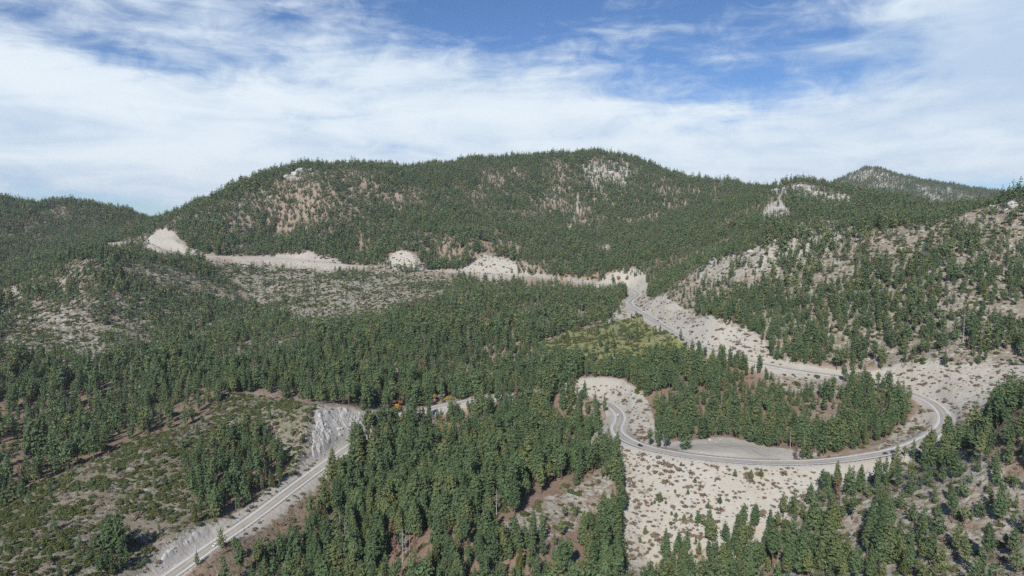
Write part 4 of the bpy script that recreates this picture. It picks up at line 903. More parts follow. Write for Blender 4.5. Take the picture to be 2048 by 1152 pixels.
class Cards:
    """collects small leaf faces"""
    def __init__(self, seed):
        self.r = np.random.default_rng(seed)
        self.P = []

    def tufts(self, C, size, up, out, k):
        """k quads round every centre C; faces lean to the direction out (n,3) and upwards"""
        r = self.r
        C = np.repeat(np.asarray(C, float), k, 0)
        O = np.repeat(np.asarray(out, float), k, 0)
        S = np.repeat(np.broadcast_to(size, (len(C) // k,)), k) * r.uniform(0.65, 1.25, len(C))
        C = C + r.normal(0, 1, C.shape) * S[:, None] * 0.45
        nrm = O * r.uniform(0.2, 1.0, (len(C), 1)) + r.normal(0, 0.55, C.shape)
        nrm[:, 2] += up
        nrm /= np.linalg.norm(nrm, axis=1)[:, None] + 1e-9
        a = np.cross(nrm, r.normal(0, 1, C.shape))
        a /= np.linalg.norm(a, axis=1)[:, None] + 1e-9
        b = np.cross(nrm, a)
        l = S[:, None] * r.uniform(0.7, 1.2, (len(C), 1))
        w = S[:, None] * r.uniform(0.35, 0.65, (len(C), 1))
        bend = nrm * S[:, None] * r.uniform(-0.25, 0.15, (len(C), 1))
        self.P.append(np.stack([C - a * l, C - b * w + bend, C + a * l, C + b * w + bend], 1))

    def done(self):
        P = np.concatenate(self.P)
        n = len(P)
        return P.reshape(-1, 3), np.arange(n * 4).reshape(n, 4)


def trunk_geo(h0, h1, r0, r1, sides=6, bend=0.0, seed=0):
    r = np.random.default_rng(seed)
    lv = 6
    V, F = [], []
    bx, by = r.normal(0, bend, 2)
    for i in range(lv):
        t = i / (lv - 1)
        z = h0 + (h1 - h0) * t
        rad = r0 + (r1 - r0) * t
        if i == 0:
            rad *= 1.35
        for k in range(sides):
            a = 2 * math.pi * k / sides
            V.append((rad * math.cos(a) + bx * math.sin(t * 3), rad * math.sin(a) + by * math.sin(t * 3), z))
    for i in range(lv - 1):
        for k in range(sides):
            F.append((i * sides + k, i * sides + (k + 1) % sides, (i + 1) * sides + (k + 1) % sides, (i + 1) * sides + k))
    F.append(tuple(range((lv - 1) * sides, lv * sides)))
    return np.array(V), F


def limb(p, q, r0, r1, V, F):
    p, q = Vector(p), Vector(q)
    d = (q - p).normalized()
    u = d.orthogonal().normalized()
    v = d.cross(u)
    b = len(V)
    for c, rad in ((p, r0), (q, r1)):
        for k in range(3):
            a = 2.0944 * k
            V.append(tuple(c + u * rad * math.cos(a) + v * rad * math.sin(a)))
    for k in range(3):
        F.append((b + k, b + (k + 1) % 3, b + 3 + (k + 1) % 3, b + 3 + k))


def pine_crown(seed, base, rad, whorls, per, tuf, k, size, point=0.75, round_=0.25, gap=0.0, tier=0.5):
    """whorled conifer crown of unit height"""
    c = Cards(seed)
    r = c.r
    ph = r.uniform(0, 6.28)
    lop = r.uniform(0, 6.28)
    for w in range(whorls):
        t = (w + r.uniform(-0.25, 0.25)) / whorls
        z = base + (0.97 - base) * t
        prof = (1 - t) ** point * min(1.0, 0.55 + t / max(round_, 0.01) * 0.45)
        if gap and r.random() < gap:
            prof *= 0.45
        n = max(3, int(round(per * (0.45 + 0.55 * prof / 1.0))))
        ph += 1.1
        for j in range(n):
            a = ph + 2 * math.pi * j / n + r.normal(0, 0.25)
            L = rad * prof * r.uniform(0.72, 1.16) * (1 + 0.13 * math.cos(a - lop)) + 0.012
            m = max(1, int(round(tuf * L / rad + 0.5)))
            s = (np.arange(m) + r.uniform(0.3, 0.9, m)) / m
            s = 0.22 + 0.8 * s
            droop = -0.22 * L * s + 0.32 * L * s ** 2.5 * r.uniform(0.6, 1.4)
            side = r.normal(0, 0.10, m) * L
            x = np.cos(a) * L * s - np.sin(a) * side
            y = np.sin(a) * L * s + np.cos(a) * side
            zz = z + droop + r.normal(0, 0.006, m)
            out = np.stack([np.cos(a) * np.ones(m), np.sin(a) * np.ones(m), np.full(m, 0.25)], 1)
            c.tufts(np.stack([x, y, zz], 1), size * (0.6 + 0.5 * prof), tier, out, k)
    c.tufts(np.array([[0, 0, 0.95], [0, 0, 0.975]]), size * 0.5, 0.3, np.array([[0, 0, 1.0]] * 2), max(3, k))
    return c.done()


def blob_crown(seed, n, k, size, rx=0.5, rz=0.5, z0=0.5, lumps=6, flat=False):
    """broad rounded crown or bush made of leafy lumps (unit width)"""
    c = Cards(seed)
    r = c.r
    L = r.normal(0, 1, (lumps, 3))
    L /= np.linalg.norm(L, axis=1)[:, None]
    L[:, 2] = np.abs(L[:, 2]) * 0.8 - (0.0 if flat else 0.25)
    ctr = L * np.array([rx, rx, rz]) * r.uniform(0.3, 0.72, (lumps, 1))
    lr = r.uniform(0.32, 0.55, lumps)
    i = r.integers(0, lumps, n)
    d = r.normal(0, 1, (n, 3))
    d /= np.linalg.norm(d, axis=1)[:, None]
    if flat:
        d[:, 2] = np.abs(d[:, 2])
    p = ctr[i] + d * lr[i][:, None] * np.array([rx, rx, rz]) * r.uniform(0.6, 1.05, (n, 1))
    p[:, 2] += z0
    c.tufts(p, size, 0.35, d, k)
    return c.done()


def me_of(name, parts):
    """one mesh out of (verts, faces, material) parts"""
    V, F, mi, mats = [], [], [], []
    off = 0
    for v, f, m in parts:
        v = np.asarray(v)
        V.append(v)
        F += [tuple(int(x) + off for x in q) for q in f]
        if m not in mats:
            mats.append(m)
        mi += [mats.index(m)] * len(f)
        off += len(v)
    me = bpy.data.meshes.new(name)
    me.from_pydata(np.concatenate(V).tolist(), [], F)
    for m in mats:
        me.materials.append(m)
    me.polygons.foreach_set('material_index', mi)
    me.update()
    return me


# kinds of pine: base of crown, radius, whorls, branches, tufts, cards, size, point, round, gap   and what they look like
PINES = [
    ((0.14, 0.215, 17, 9, 3.6, 8, 0.032, 0.80, 0.15, 0.00), 'broad full cone shaped'),
    ((0.20, 0.170, 18, 8, 3.2, 8, 0.029, 0.72, 0.22, 0.05), 'dense conical'),
    ((0.34, 0.150, 15, 8, 3.2, 8, 0.030, 0.58, 0.40, 0.10), 'tall round topped'),
    ((0.27, 0.175, 13, 7, 3.0, 8, 0.032, 0.62, 0.35, 0.22), 'open ragged'),
    ((0.10, 0.240, 15, 9, 3.8, 8, 0.034, 0.70, 0.25, 0.00), 'low bushy'),
    ((0.24, 0.135, 19, 7, 2.8, 8, 0.027, 0.80, 0.20, 0.08), 'slim pointed'),
    ((0.45, 0.165, 11, 8, 3.2, 8, 0.033, 0.50, 0.45, 0.15), 'long trunked'),
]
PINE_ME = []
for i, (a, look) in enumerate(PINES):
    v, f = pine_crown(100 + i, *a)
    cme = me_of('pine_crown', [(v, f, M_pine)])
    tv, tf = trunk_geo(-0.06, 0.9, 0.0155, 0.003, 7, 0.006, i)
    PINE_ME.append((cme, me_of('pine_trunk', [(tv, tf, M_bark)]), look))
CEDARS = [((0.06, 0.150, 22, 8, 3.0, 5, 0.034, 0.85, 0.10, 0.00), 'olive green spire shaped'), ((0.10, 0.175, 20, 8, 3.2, 5, 0.036, 0.95, 0.10, 0.05), 'yellowish green broad based')]
CEDAR_ME = []
for i, (a, look) in enumerate(CEDARS):
    v, f = pine_crown(200 + i, *a, tier=0.15)
    tv, tf = trunk_geo(-0.06, 0.9, 0.017, 0.003, 7, 0.004, 20 + i)
    CEDAR_ME.append((me_of('cedar_crown', [(v, f, M_cedar)]), me_of('cedar_trunk', [(tv, tf, M_bark)]), look))


def light_pine(i, far):
    a = list(PINES[i][0])
    if far:
        a[2:7] = [7, 5, 1.6, 2, a[6] * 2.4]
    else:
        a[2:7] = [11, 7, 2.4, 3, a[6] * 1.6]
    v, f = pine_crown(300 + i, *a)
    tv, tf = trunk_geo(-0.06, 0.9, 0.0155, 0.003, 4, 0.0, i)
    return me_of('pine', [(v, f, M_pine), (tv, tf, M_bark)])


def snag_parts(seed, full):
    r = np.random.default_rng(seed)
    tv, tf = trunk_geo(-0.05, 1.0, 0.016, 0.002, 6, 0.006, seed)
    V, F = [], []
    for w in range(26 if full else 12):
        z = r.uniform(0.22 if full else 0.4, 0.97)
        L = (1.05 - z) * (0.24 if full else 0.12) * r.uniform(0.5, 1.2) + 0.015
        a = r.uniform(0, 6.28)
        q = (math.cos(a) * L, math.sin(a) * L, z - L * r.uniform(-0.2, 0.6))
        limb((0, 0, z), q, 0.0052, 0.0022, V, F)
        for _ in range(3 if full else 1):
            s = r.uniform(0.4, 0.95)
            p = tuple(x * s for x in q[:2]) + (z + (q[2] - z) * s,)
            b2 = a + r.normal(0, 0.9)
            limb(p, (p[0] + math.cos(b2) * L * 0.4, p[1] + math.sin(b2) * L * 0.4, p[2] - L * 0.2), 0.0032, 0.0014, V, F)
    return (me_of('snag_trunk', [(tv, tf, M_grey)]), me_of('snag_branches', [(np.array(V), F, M_grey)]))


SNAGS = [snag_parts(400, True), snag_parts(401, False)]
v, f = pine_crown(410, 0.2, 0.15, 14, 7, 2.6, 3, 0.036, 0.7, 0.3, 0.25)
tv, tf = trunk_geo(-0.06, 0.95, 0.0155, 0.003, 6, 0.006, 3)
DEAD = (me_of('brown_crown', [(v, f, M_rust)]), me_of('brown_trunk', [(tv, tf, M_bark)]))
v, f = blob_crown(420, 260, 3, 0.085, 0.36, 0.42, 0.55, 8)
tv, tf = trunk_geo(-0.06, 0.6, 0.022, 0.008, 6, 0.02, 5)
GOLD = (me_of('gold_crown', [(v, f, M_gold)]), me_of('gold_trunk', [(tv, tf, M_grey)]))
MANZ = []
DRY = []
for i in range(4):
    v, f = blob_crown(500 + i, 150, 3, 0.105, 0.5, 0.42, 0.06, 5 + i, True)
    MANZ.append(me_of('manzanita_leaves', [(v, f, M_manz)]))
    v, f = blob_crown(520 + i, 60, 3, 0.105, 0.46, 0.42, 0.05, 4 + i, True)
    DRY.append(me_of('dry_leaves', [(v, f, M_dry)]))
YOUNG = []
for i in range(3):
    v, f = pine_crown(540 + i, 0.03, 0.30, 9, 8, 2.8, 4, 0.075, 0.62, 0.12)
    tv, tf = trunk_geo(-0.05, 0.8, 0.022, 0.004, 6, 0.0, i)
    YOUNG.append((me_of('young_crown', [(v, f, M_pine)]), me_of('young_trunk', [(tv, tf, M_bark)])))


# ---------------------------------------------------------------- plants: where they stand
def lattice(cell, r0, r1, a0, a1, seed):
    r = np.random.default_rng(seed)
    xs = np.arange(-r1, r1, cell)
    x, y = np.meshgrid(xs, xs[xs > r0 * 0.4])
    x = (x + r.uniform(-0.5, 0.5, x.shape) * cell).ravel()
    y = (y + r.uniform(-0.5, 0.5, y.shape) * cell).ravel()
    d, a = np.hypot(x, y), np.degrees(np.arctan2(x, y))
    k = (d > r0) & (d < r1) & (a > a0) & (a < a1)
    return x[k], y[k]


def seen(x, y, z, hor, h, margin=0.006):
    d = np.hypot(x, y)
    top = (z + h - H) / d
    return (top > hor - margin) & (top > math.tan(R(-29.5)))


def frame_xy(x, y, z):
    """where a point falls in the 2048 x 1152 photograph (only to rank what shows largest and to word the labels)"""
    dz = z - H
    dep = y * math.cos(PITCH) - dz * math.sin(PITCH)
    up = y * math.sin(PITCH) + dz * math.cos(PITCH)
    return 1024 + 1384 * x / dep, 576 - 1384 * up / dep


TX, TY = lattice(5.2, 250, 2750, -46, 46, 31)
x2, y2 = lattice(7.5, 3300, 5600, 17, 40, 32)
TX, TY = np.concatenate([TX, x2]), np.concatenate([TY, y2])
tri = region_index(TX, TY)
tp = RPAR[tri]
tr_rng = np.random.default_rng(33)
clump = np.clip(1 + 2.4 * fbm(TX, TY, 38, 61, 3) + 1.5 * fbm(TX, TY, 120, 67, 2), 0.05, 2.4)
clump = np.where(tp[:, 0] > 180, np.where(np.hypot(TX, TY) > 1300, 0.6 + 0.4 * clump, 0.34 + 0.66 * clump), clump)
TZ, THOR, TCUT, TD = ground_at(TX, TY)
p = tp[:, 0] * clump / (10000 / 5.2 ** 2)
ok = (tr_rng.random(len(TX)) < p) & (TD > 14) & ~((np.abs(TCUT) > 1.5) & (TD < 60) & (tp[:, 0] < 185))
valley_side = np.zeros(len(TX), bool)
fd, fi, fs_ = nearest_on_line(TX, TY, RQ, 130.0)
valley_side = (fd < 60) & (fi > 531) & (np.hypot(TX, TY) < np.hypot(RQ[fi, 0], RQ[fi, 1]))
ok &= ~((fd < 30) & (fi > 249) & (fi < 305))            # the right bend is open to view
ok &= ~valley_side | ((fd > 30) & (tr_rng.random(len(TX)) < 0.25))
TH = tp[:, 1] * np.exp(np.clip(tr_rng.normal(0, 0.29, len(TX)), -0.7, 0.42))
TH *= np.clip(1 + 1.1 * fbm(TX, TY, 70, 63, 3), 0.6, 1.35)
TH *= np.where(tr_rng.random(len(TX)) < 0.12, 0.55, 1)
ok &= seen(TX, TY, TZ, THOR, TH)
TX, TY, TZ, TH, tri = TX[ok], TY[ok], TZ[ok], TH[ok], tri[ok]
nx = np.array([n[1] for n in NOTABLE])
ny = np.array([n[2] for n in NOTABLE])
far_from_notable = np.ones(len(TX), bool)
for kd, x_, y_, h_ in NOTABLE:
    clear = {'gold': 8.0, 'snag': 5.0, 'dead': 5.0}.get(kd, max(3.0, 0.17 * h_))
    far_from_notable &= np.hypot(TX - x_, TY - y_) > clear
    if kd in ('gold', 'snag'):            # these stand in small openings on their near side
        far_from_notable &= np.hypot(TX - x_ * 0.985, TY - y_ * 0.985) > clear
TX, TY, TZ, TH, tri = (q[far_from_notable] for q in (TX, TY, TZ, TH, tri))
nz_ = ground_at(nx, ny)[0]
nkind = np.array([n[0] for n in NOTABLE])
nh = np.array([n[3] for n in NOTABLE])
npine = nkind == 'pine'
ntr = region_index(nx, ny)
# all pines together, notable ones first
PX = np.concatenate([nx[npine], TX])
PY = np.concatenate([ny[npine], TY])
PZ = np.concatenate([nz_[npine], TZ])
PH = np.concatenate([nh[npine], TH])
PR = np.concatenate([ntr[npine], tri])
fx, fy = frame_xy(PX, PY, PZ + PH * 0.5)
PXS = PH / np.hypot(PX, PY)
score = np.where((fx > 6) & (fx < 2042) & (fy < 1130), PXS, 0)
score[:npine.sum()] *= 1.15
order = np.argsort(-score)
single = np.zeros(len(PX), bool)
single[order[:300]] = True
NVAR = len(PINES)
var_p = np.array([.2, .2, .14, .12, .14, .12, .08])
PV = np.random.default_rng(35).choice(NVAR, len(PX), p=var_p)
prot = np.random.default_rng(36)
PROT = prot.uniform(0, 6.28, len(PX))
PWID = prot.uniform(0.88, 1.18, len(PX)) * np.where(np.hypot(PX, PY) > 1500, 1.12, 1.0)


def scatter(name, label, pts, rot, scl, idx, protos, cat):
    """one object that instances prototypes on points: only for what is too many to count"""
    me = bpy.data.meshes.new(name)
    me.vertices.add(len(pts))
    me.vertices.foreach_set('co', np.asarray(pts, np.float32).ravel())
    for nm, typ, key, val in (('rot', 'FLOAT_VECTOR', 'vector', np.stack([0 * rot, 0 * rot, rot], 1)), ('scl', 'FLOAT_VECTOR', 'vector', scl)):
        me.attributes.new(nm, typ, 'POINT').data.foreach_set(key, np.asarray(val, np.float32).ravel())
    me.attributes.new('pick', 'INT', 'POINT').data.foreach_set('value', np.asarray(idx, np.int32))
    o = link(name, me)
    g = bpy.data.node_groups.new(name, 'GeometryNodeTree')
    g.interface.new_socket('Geometry', in_out='INPUT', socket_type='NodeSocketGeometry')
    g.interface.new_socket('Geometry', in_out='OUTPUT', socket_type='NodeSocketGeometry')
    gi_, go = g.nodes.new('NodeGroupInput'), g.nodes.new('NodeGroupOutput')
    iop = g.nodes.new('GeometryNodeInstanceOnPoints')
    g2i = g.nodes.new('GeometryNodeGeometryToInstance')
    for pm in reversed(protos):                # a multi-input socket keeps its newest link first
        po = bpy.data.objects.new(name + '_form', pm)
        oi = g.nodes.new('GeometryNodeObjectInfo')
        oi.inputs['Object'].default_value = po
        g.links.new(oi.outputs['Geometry'], g2i.inputs[0])

    def attr(nm, typ):
        n = g.nodes.new('GeometryNodeInputNamedAttribute')
        n.data_type = typ
        n.inputs['Name'].default_value = nm
        return n.outputs[0]
    g.links.new(gi_.outputs[0], iop.inputs['Points'])
    g.links.new(g2i.outputs[0], iop.inputs['Instance'])
    iop.inputs['Pick Instance'].default_value = True
    g.links.new(attr('pick', 'INT'), iop.inputs['Instance Index'])
    g.links.new(attr('rot', 'FLOAT_VECTOR'), iop.inputs['Rotation'])
    g.links.new(attr('scl', 'FLOAT_VECTOR'), iop.inputs['Scale'])
    g.links.new(iop.outputs[0], go.inputs[0])
    md = o.modifiers.new('scatter', 'NODES')
    md.node_group = g
    tag(o, label, cat, kind='stuff')
    return o


def joined(name, meshes):
    bm = bmesh.new()
    mats = []
    for k, q in enumerate(meshes):
        n0 = len(bm.faces)
        bm.from_mesh(q)
        bm.faces.ensure_lookup_table()
        for f_ in bm.faces[n0:]:
            f_.material_index = k
        mats.append(q.materials[0])
    me = bpy.data.meshes.new(name)
    bm.to_mesh(me)
    bm.free()
    for q in mats:
        me.materials.append(q)
    return me


dist = np.hypot(PX, PY)
for nm, lab, m, far in (('pine_forest', 'mid distance pines covering the valley and the nearer slopes', ~single & (dist < 1050), False),
                        ('distant_pine_forest', 'dense pine forest covering the far mountains', ~single & (dist >= 1050), True)):
    s = PH[m]
    w = s * PWID[m]
    pv_ = PV[m].copy()
    odd = np.random.default_rng(40).random(len(pv_))
    pv_[odd < 0.012] = NVAR
    pv_[odd > 0.985] = NVAR + 1
    protos = [light_pine(i, far) for i in range(NVAR)] + [joined('grey_snag', SNAGS[1]), joined('brown_pine', DEAD)]
    scatter(nm, lab, np.stack([PX, PY, PZ], 1)[m], PROT[m], np.stack([w, w, s], 1), pv_, protos, 'forest')
print('pines', len(PX), 'near', int((~single & (dist < 1050)).sum()))


# ---------------------------------------------------------------- single plants: things with parts
ORD = ['first', 'second', 'third', 'fourth', 'fifth', 'sixth', 'seventh', 'eighth', 'ninth', 'tenth', 'eleventh', 'twelfth']
ROWS = ['front', 'second', 'third', 'fourth', 'fifth', 'sixth', 'seventh', 'eighth', 'ninth', 'tenth', 'eleventh', 'twelfth', 'thirteenth', 'fourteenth', 'fifteenth',
        'sixteenth', 'seventeenth', 'eighteenth', 'nineteenth', 'twentieth']


def rows_of(X, Y, Z, reg, per=8):
    """for every plant: (region phrase, row from the front, place in the row from the left, row length)"""
    px, py = frame_xy(X, Y, Z)
    out = [None] * len(X)
    names = [REGIONS[r][0] if r >= 0 else 'beside the road' for r in reg]
    # big stands are told apart by side first
    for nm in sorted(set(names)):
        m = [i for i in range(len(X)) if names[i] == nm]
        if len(m) > 7 * per:
            parts = np.array_split(np.array(sorted(m, key=lambda i: px[i])), 3 if len(m) < 17 * per else 4)
            side = ['left', 'middle', 'right'] if len(parts) == 3 else ['left', 'centre left', 'centre right', 'right']
            groups = [(sd + ' part of ' + nm.split(' the ', 1)[-1], list(p_)) for sd, p_ in zip(side, parts)]
        else:
            groups = [(nm, m)]
        for nm2, m in groups:
            m.sort(key=lambda i: -py[i])
            n = max(1, math.ceil(len(m) / per))
            for r_, part in enumerate(np.array_split(np.array(m), n)):
                part = sorted(part, key=lambda i: px[i])
                for k, i in enumerate(part):
                    out[i] = (nm2, r_, k, len(part), n)
    return out


def place_words(w):
    nm, r_, k, n, rows = w
    nm = nm.replace('the ', '') if len(nm.split()) > 5 else nm
    pos = 'leftmost' if k == 0 else ('rightmost' if k == n - 1 else ORD[min(k, 11)] + ' from left')
    if n == 1:
        pos = 'alone'
    return '%s in %s row, %s' % (pos, ROWS[min(r_, 19)], nm) if rows > 1 else '%s %s' % (pos, nm)


def fit(label, extra=''):
    if len(label.split()) > 16:
        label = label.split(' ', 1)[1]
    """put the size word in front only where the label has room for it"""
    return extra + label if len((extra + label).split()) <= 16 else label


def tree_thing(name, label, cat, group, x, y, z, s, w, rz, crown, trunk, crown_name='crown', ):
    t = bpy.data.objects.new(name, None)
    COL.objects.link(t)
    t.empty_display_size = 0.5
    t.location = (x, y, z)
    t.rotation_euler = (0, 0, rz)
    t.scale = (w, w, s)
    tag(t, label, cat, group)
    link('trunk', trunk, t)
    link(crown_name, crown, t)
    return t


ids = np.where(single)[0]
words = rows_of(PX[ids], PY[ids], PZ[ids], PR[ids])
for i, w in zip(ids, words):
    cme, tme, look = PINE_ME[PV[i]]
    size = 'large ' if PH[i] > 26 else ('small ' if PH[i] < 13 else '')
    tree_thing('pine_tree', fit('%s pine, %s' % (look, place_words(w)), size), 'pine tree', 'pine trees ' + w[0], PX[i], PY[i], PZ[i], PH[i], PH[i] * PWID[i], PROT[i], cme, tme)

r9 = np.random.default_rng(39)
sel = {k: np.where(nkind == k)[0] for k in ('young', 'snag', 'dead', 'cedar', 'gold')}
for kind, ii in sel.items():
    words = rows_of(nx[ii], ny[ii], nz_[ii], ntr[ii])
    for n_, (i, w) in enumerate(zip(ii, words)):
        h_, rz = nh[i], r9.uniform(0, 6.28)
        a = (nx[i], ny[i], nz_[i], h_, h_ * r9.uniform(0.9, 1.15), rz)
        if kind == 'young':
            y_ = YOUNG[n_ % 3]
            tree_thing('young_pine', 'bushy young pine, ' + place_words(w), 'young tree', 'young pines on the fill slope', *a, y_[0], y_[1])
        elif kind == 'snag':
            full = h_ > 17.5 and n_ == 0
            s_ = SNAGS[0 if full else n_ % 2]
            tree_thing('dead_tree', ('pale grey dead tree with many bare branches, ' if s_ is SNAGS[0] else 'thin bare grey dead trunk, ') + place_words(w), 'dead tree', 'grey dead trees', *a, s_[1], s_[0], 'branches')
        elif kind == 'dead':
            tree_thing('dying_pine', 'thin pine with dead rust brown needles, ' + place_words(w), 'dead tree', 'rust brown dying pines', *a, *DEAD)
        elif kind == 'cedar':
            c_ = CEDAR_ME[n_ % 2]
            tree_thing('cedar_tree', '%s cedar, %s' % (c_[2], place_words(w)), 'cedar tree', 'olive green cedars among the pines', *a, c_[0], c_[1])
        else:
            tree_thing('autumn_tree', 'small tree with golden autumn leaves, ' + place_words(w), 'autumn tree', 'golden autumn trees along the creek', *a, *GOLD)

# ---------------------------------------------------------------- shrubs
SX, SY = lattice(3.6, 300, 1700, -45, 45, 51)
sri = region_index(SX, SY, 0.6)
sp_ = RPAR[sri]
SZ, SHOR, SCUT, SD = ground_at(SX, SY)
sr = np.random.default_rng(53)
vis = seen(SX, SY, SZ, SHOR, 1.5, 0.003)
cl = np.clip(1 + 4.5 * fbm(SX, SY, 16, 57, 3), 0, 3)
pg = sp_[:, 2] * cl / (10000 / 3.6 ** 2)
pd = sp_[:, 3] * np.clip(1 + 2.2 * fbm(SX, SY, 12, 59, 3), 0.25, 2.2) / (10000 / 3.6 ** 2)
u = sr.random(len(SX))
isg = (u < pg) & (SD > 11) & vis & ((np.abs(SCUT) < 1.2) | (SD > 60))
isd = ~isg & (u > 1 - pd) & (SD > 8.5) & vis


def shrubs(name, noun, group, mask, wmean, wsd, flat, protos, looks, keep, stuff_name, stuff_label):
    x, y, z, rg = SX[mask], SY[mask], SZ[mask], sri[mask]
    w = np.clip(wmean * np.exp(sr.normal(0, wsd, len(x))), 0.5, 8)
    hgt = w * sr.uniform(flat[0], flat[1], len(x))
    rz = sr.uniform(0, 6.28, len(x))
    v = sr.integers(0, len(protos), len(x))
    px, py = frame_xy(x, y, z)
    sc = np.where((px > 4) & (px < 2044) & (py < 1140), w / np.hypot(x, y), 0)
    one = np.zeros(len(x), bool)
    one[np.argsort(-sc)[:keep]] = True
    ii = np.where(one)[0]
    words = rows_of(x[ii], y[ii], z[ii], rg[ii], 10)
    for i, wd in zip(ii, words):
        o = link(name, protos[v[i]])
        o.location = (x[i], y[i], z[i] - 0.1)
        o.rotation_euler = (0, 0, rz[i])
        o.scale = (w[i], w[i], hgt[i] * 1.6)
        big = 'large ' if w[i] > wmean * 1.45 else ('small ' if w[i] < wmean * 0.75 else '')
        tag(o, fit('%s, %s' % (noun, place_words(wd)), big), 'shrub', group)
    k = ~one
    scatter(stuff_name, stuff_label, np.stack([x, y, z - 0.1], 1)[k], rz[k], np.stack([w, w, hgt * 1.6], 1)[k], v[k], protos, 'shrubs')
    return len(x)


n1_ = shrubs('manzanita_bush', 'green manzanita bush', 'green manzanita bushes on the slopes', isg, 4.0, 0.40, (0.36, 0.6), MANZ, None, 300, 'manzanita_scrub', 'green manzanita scrub on the farther slopes')
n2_ = shrubs('dry_shrub', 'dry brown shrub', 'dry brown shrubs on bare ground', isd, 3.1, 0.48, (0.36, 0.56), DRY, None, 300, 'dry_brush', 'dry brown and grey brush on bare ground')
print('shrubs', n1_, n2_)

# ---------------------------------------------------------------- rocks
M_rock = noise_paint('granite', (0.27, 0.265, 0.255), (0.45, 0.445, 0.43), 0.25)


def rock_mesh(seed):
    r = np.random.default_rng(seed)
    bm = bmesh.new()
    bmesh.ops.create_icosphere(bm, subdivisions=3, radius=0.5)
    cuts = [(Vector(r.normal(0, 1, 3)).normalized(), r.uniform(0.26, 0.44)) for _ in range(14)]
    for v in bm.verts:
        for n, d in cuts:
            e = v.co.dot(n) - d
            if e > 0:
                v.co -= n * e * 0.92
        v.co += v.co.normalized() * float(fbm(np.array([v.co.x * 9 + seed]), np.array([v.co.y * 9 + v.co.z * 5]), 2.0, seed, 3)[0]) * 0.16
    me = bpy.data.meshes.new('rock')
    bm.to_mesh(me)
    bm.free()
    me.materials.append(M_rock)
    return me


RMS = [rock_mesh(600 + i) for i in range(5)]
rx = np.array([q[0] for q in ROCKS])
ry = np.array([q[1] for q in ROCKS])
rz_ = ground_at(rx, ry)[0]
rreg = region_index(rx, ry)
words = rows_of(rx, ry, rz_, rreg)
for i, (q, wd) in enumerate(zip(ROCKS, words)):
    o = link('boulder' if q[2] < 6 else 'rock_outcrop', RMS[i % 5])
    o.location = (q[0], q[1], rz_[i] + q[2] * 0.08)
    o.rotation_euler = (r9.uniform(-.3, .3), r9.uniform(-.3, .3), r9.uniform(0, 6.28))
    o.scale = (q[2] * r9.uniform(0.9, 1.3), q[2] * r9.uniform(0.7, 1.0), q[2] * r9.uniform(0.6, 1.0))
    tag(o, ('pale grey boulder, ' if q[2] < 6 else 'pale grey rock outcrop, ') + place_words(wd), 'rock', 'pale rocks on the slopes')
RX, RY = lattice(5.0, 400, 2500, -40, 40, 71)
rr_i = region_index(RX, RY)
RZ, RHOR, RCUT, RD = ground_at(RX, RY)
okr = (np.random.default_rng(72).random(len(RX)) < RPAR[rr_i][:, 8] * 0.33 + 0.006) & (RD > 10) & seen(RX, RY, RZ, RHOR, 1)
RX, RY, RZ = RX[okr], RY[okr], RZ[okr]
r7 = np.random.default_rng(73)
rw = np.clip(1.5 * np.exp(r7.normal(0, 0.5, len(RX))), 0.5, 6) * np.clip(np.hypot(RX, RY) / 900, 0.6, 1.9)
scatter('loose_rocks', 'loose pale rocks scattered over stony ground', np.stack([RX, RY, RZ], 1), r7.uniform(0, 6.28, len(RX)),
        np.stack([rw * r7.uniform(0.8, 1.4, len(RX)), rw, rw * r7.uniform(0.6, 1.1, len(RX))], 1), r7.integers(0, 5, len(RX)), RMS, 'rocks')

def cell_noise(x, y, size, seed):
    """blocky steps, jittered"""
    xx = x + size * 0.9 * fbm(x, y, size * 1.5, seed + 3, 2)
    yy = y + size * 0.9 * fbm(x, y, size * 1.5, seed + 5, 2)
    return hash2(np.floor(xx / size).astype(np.int64), np.floor(yy / (size * 1.4)).astype(np.int64), seed)


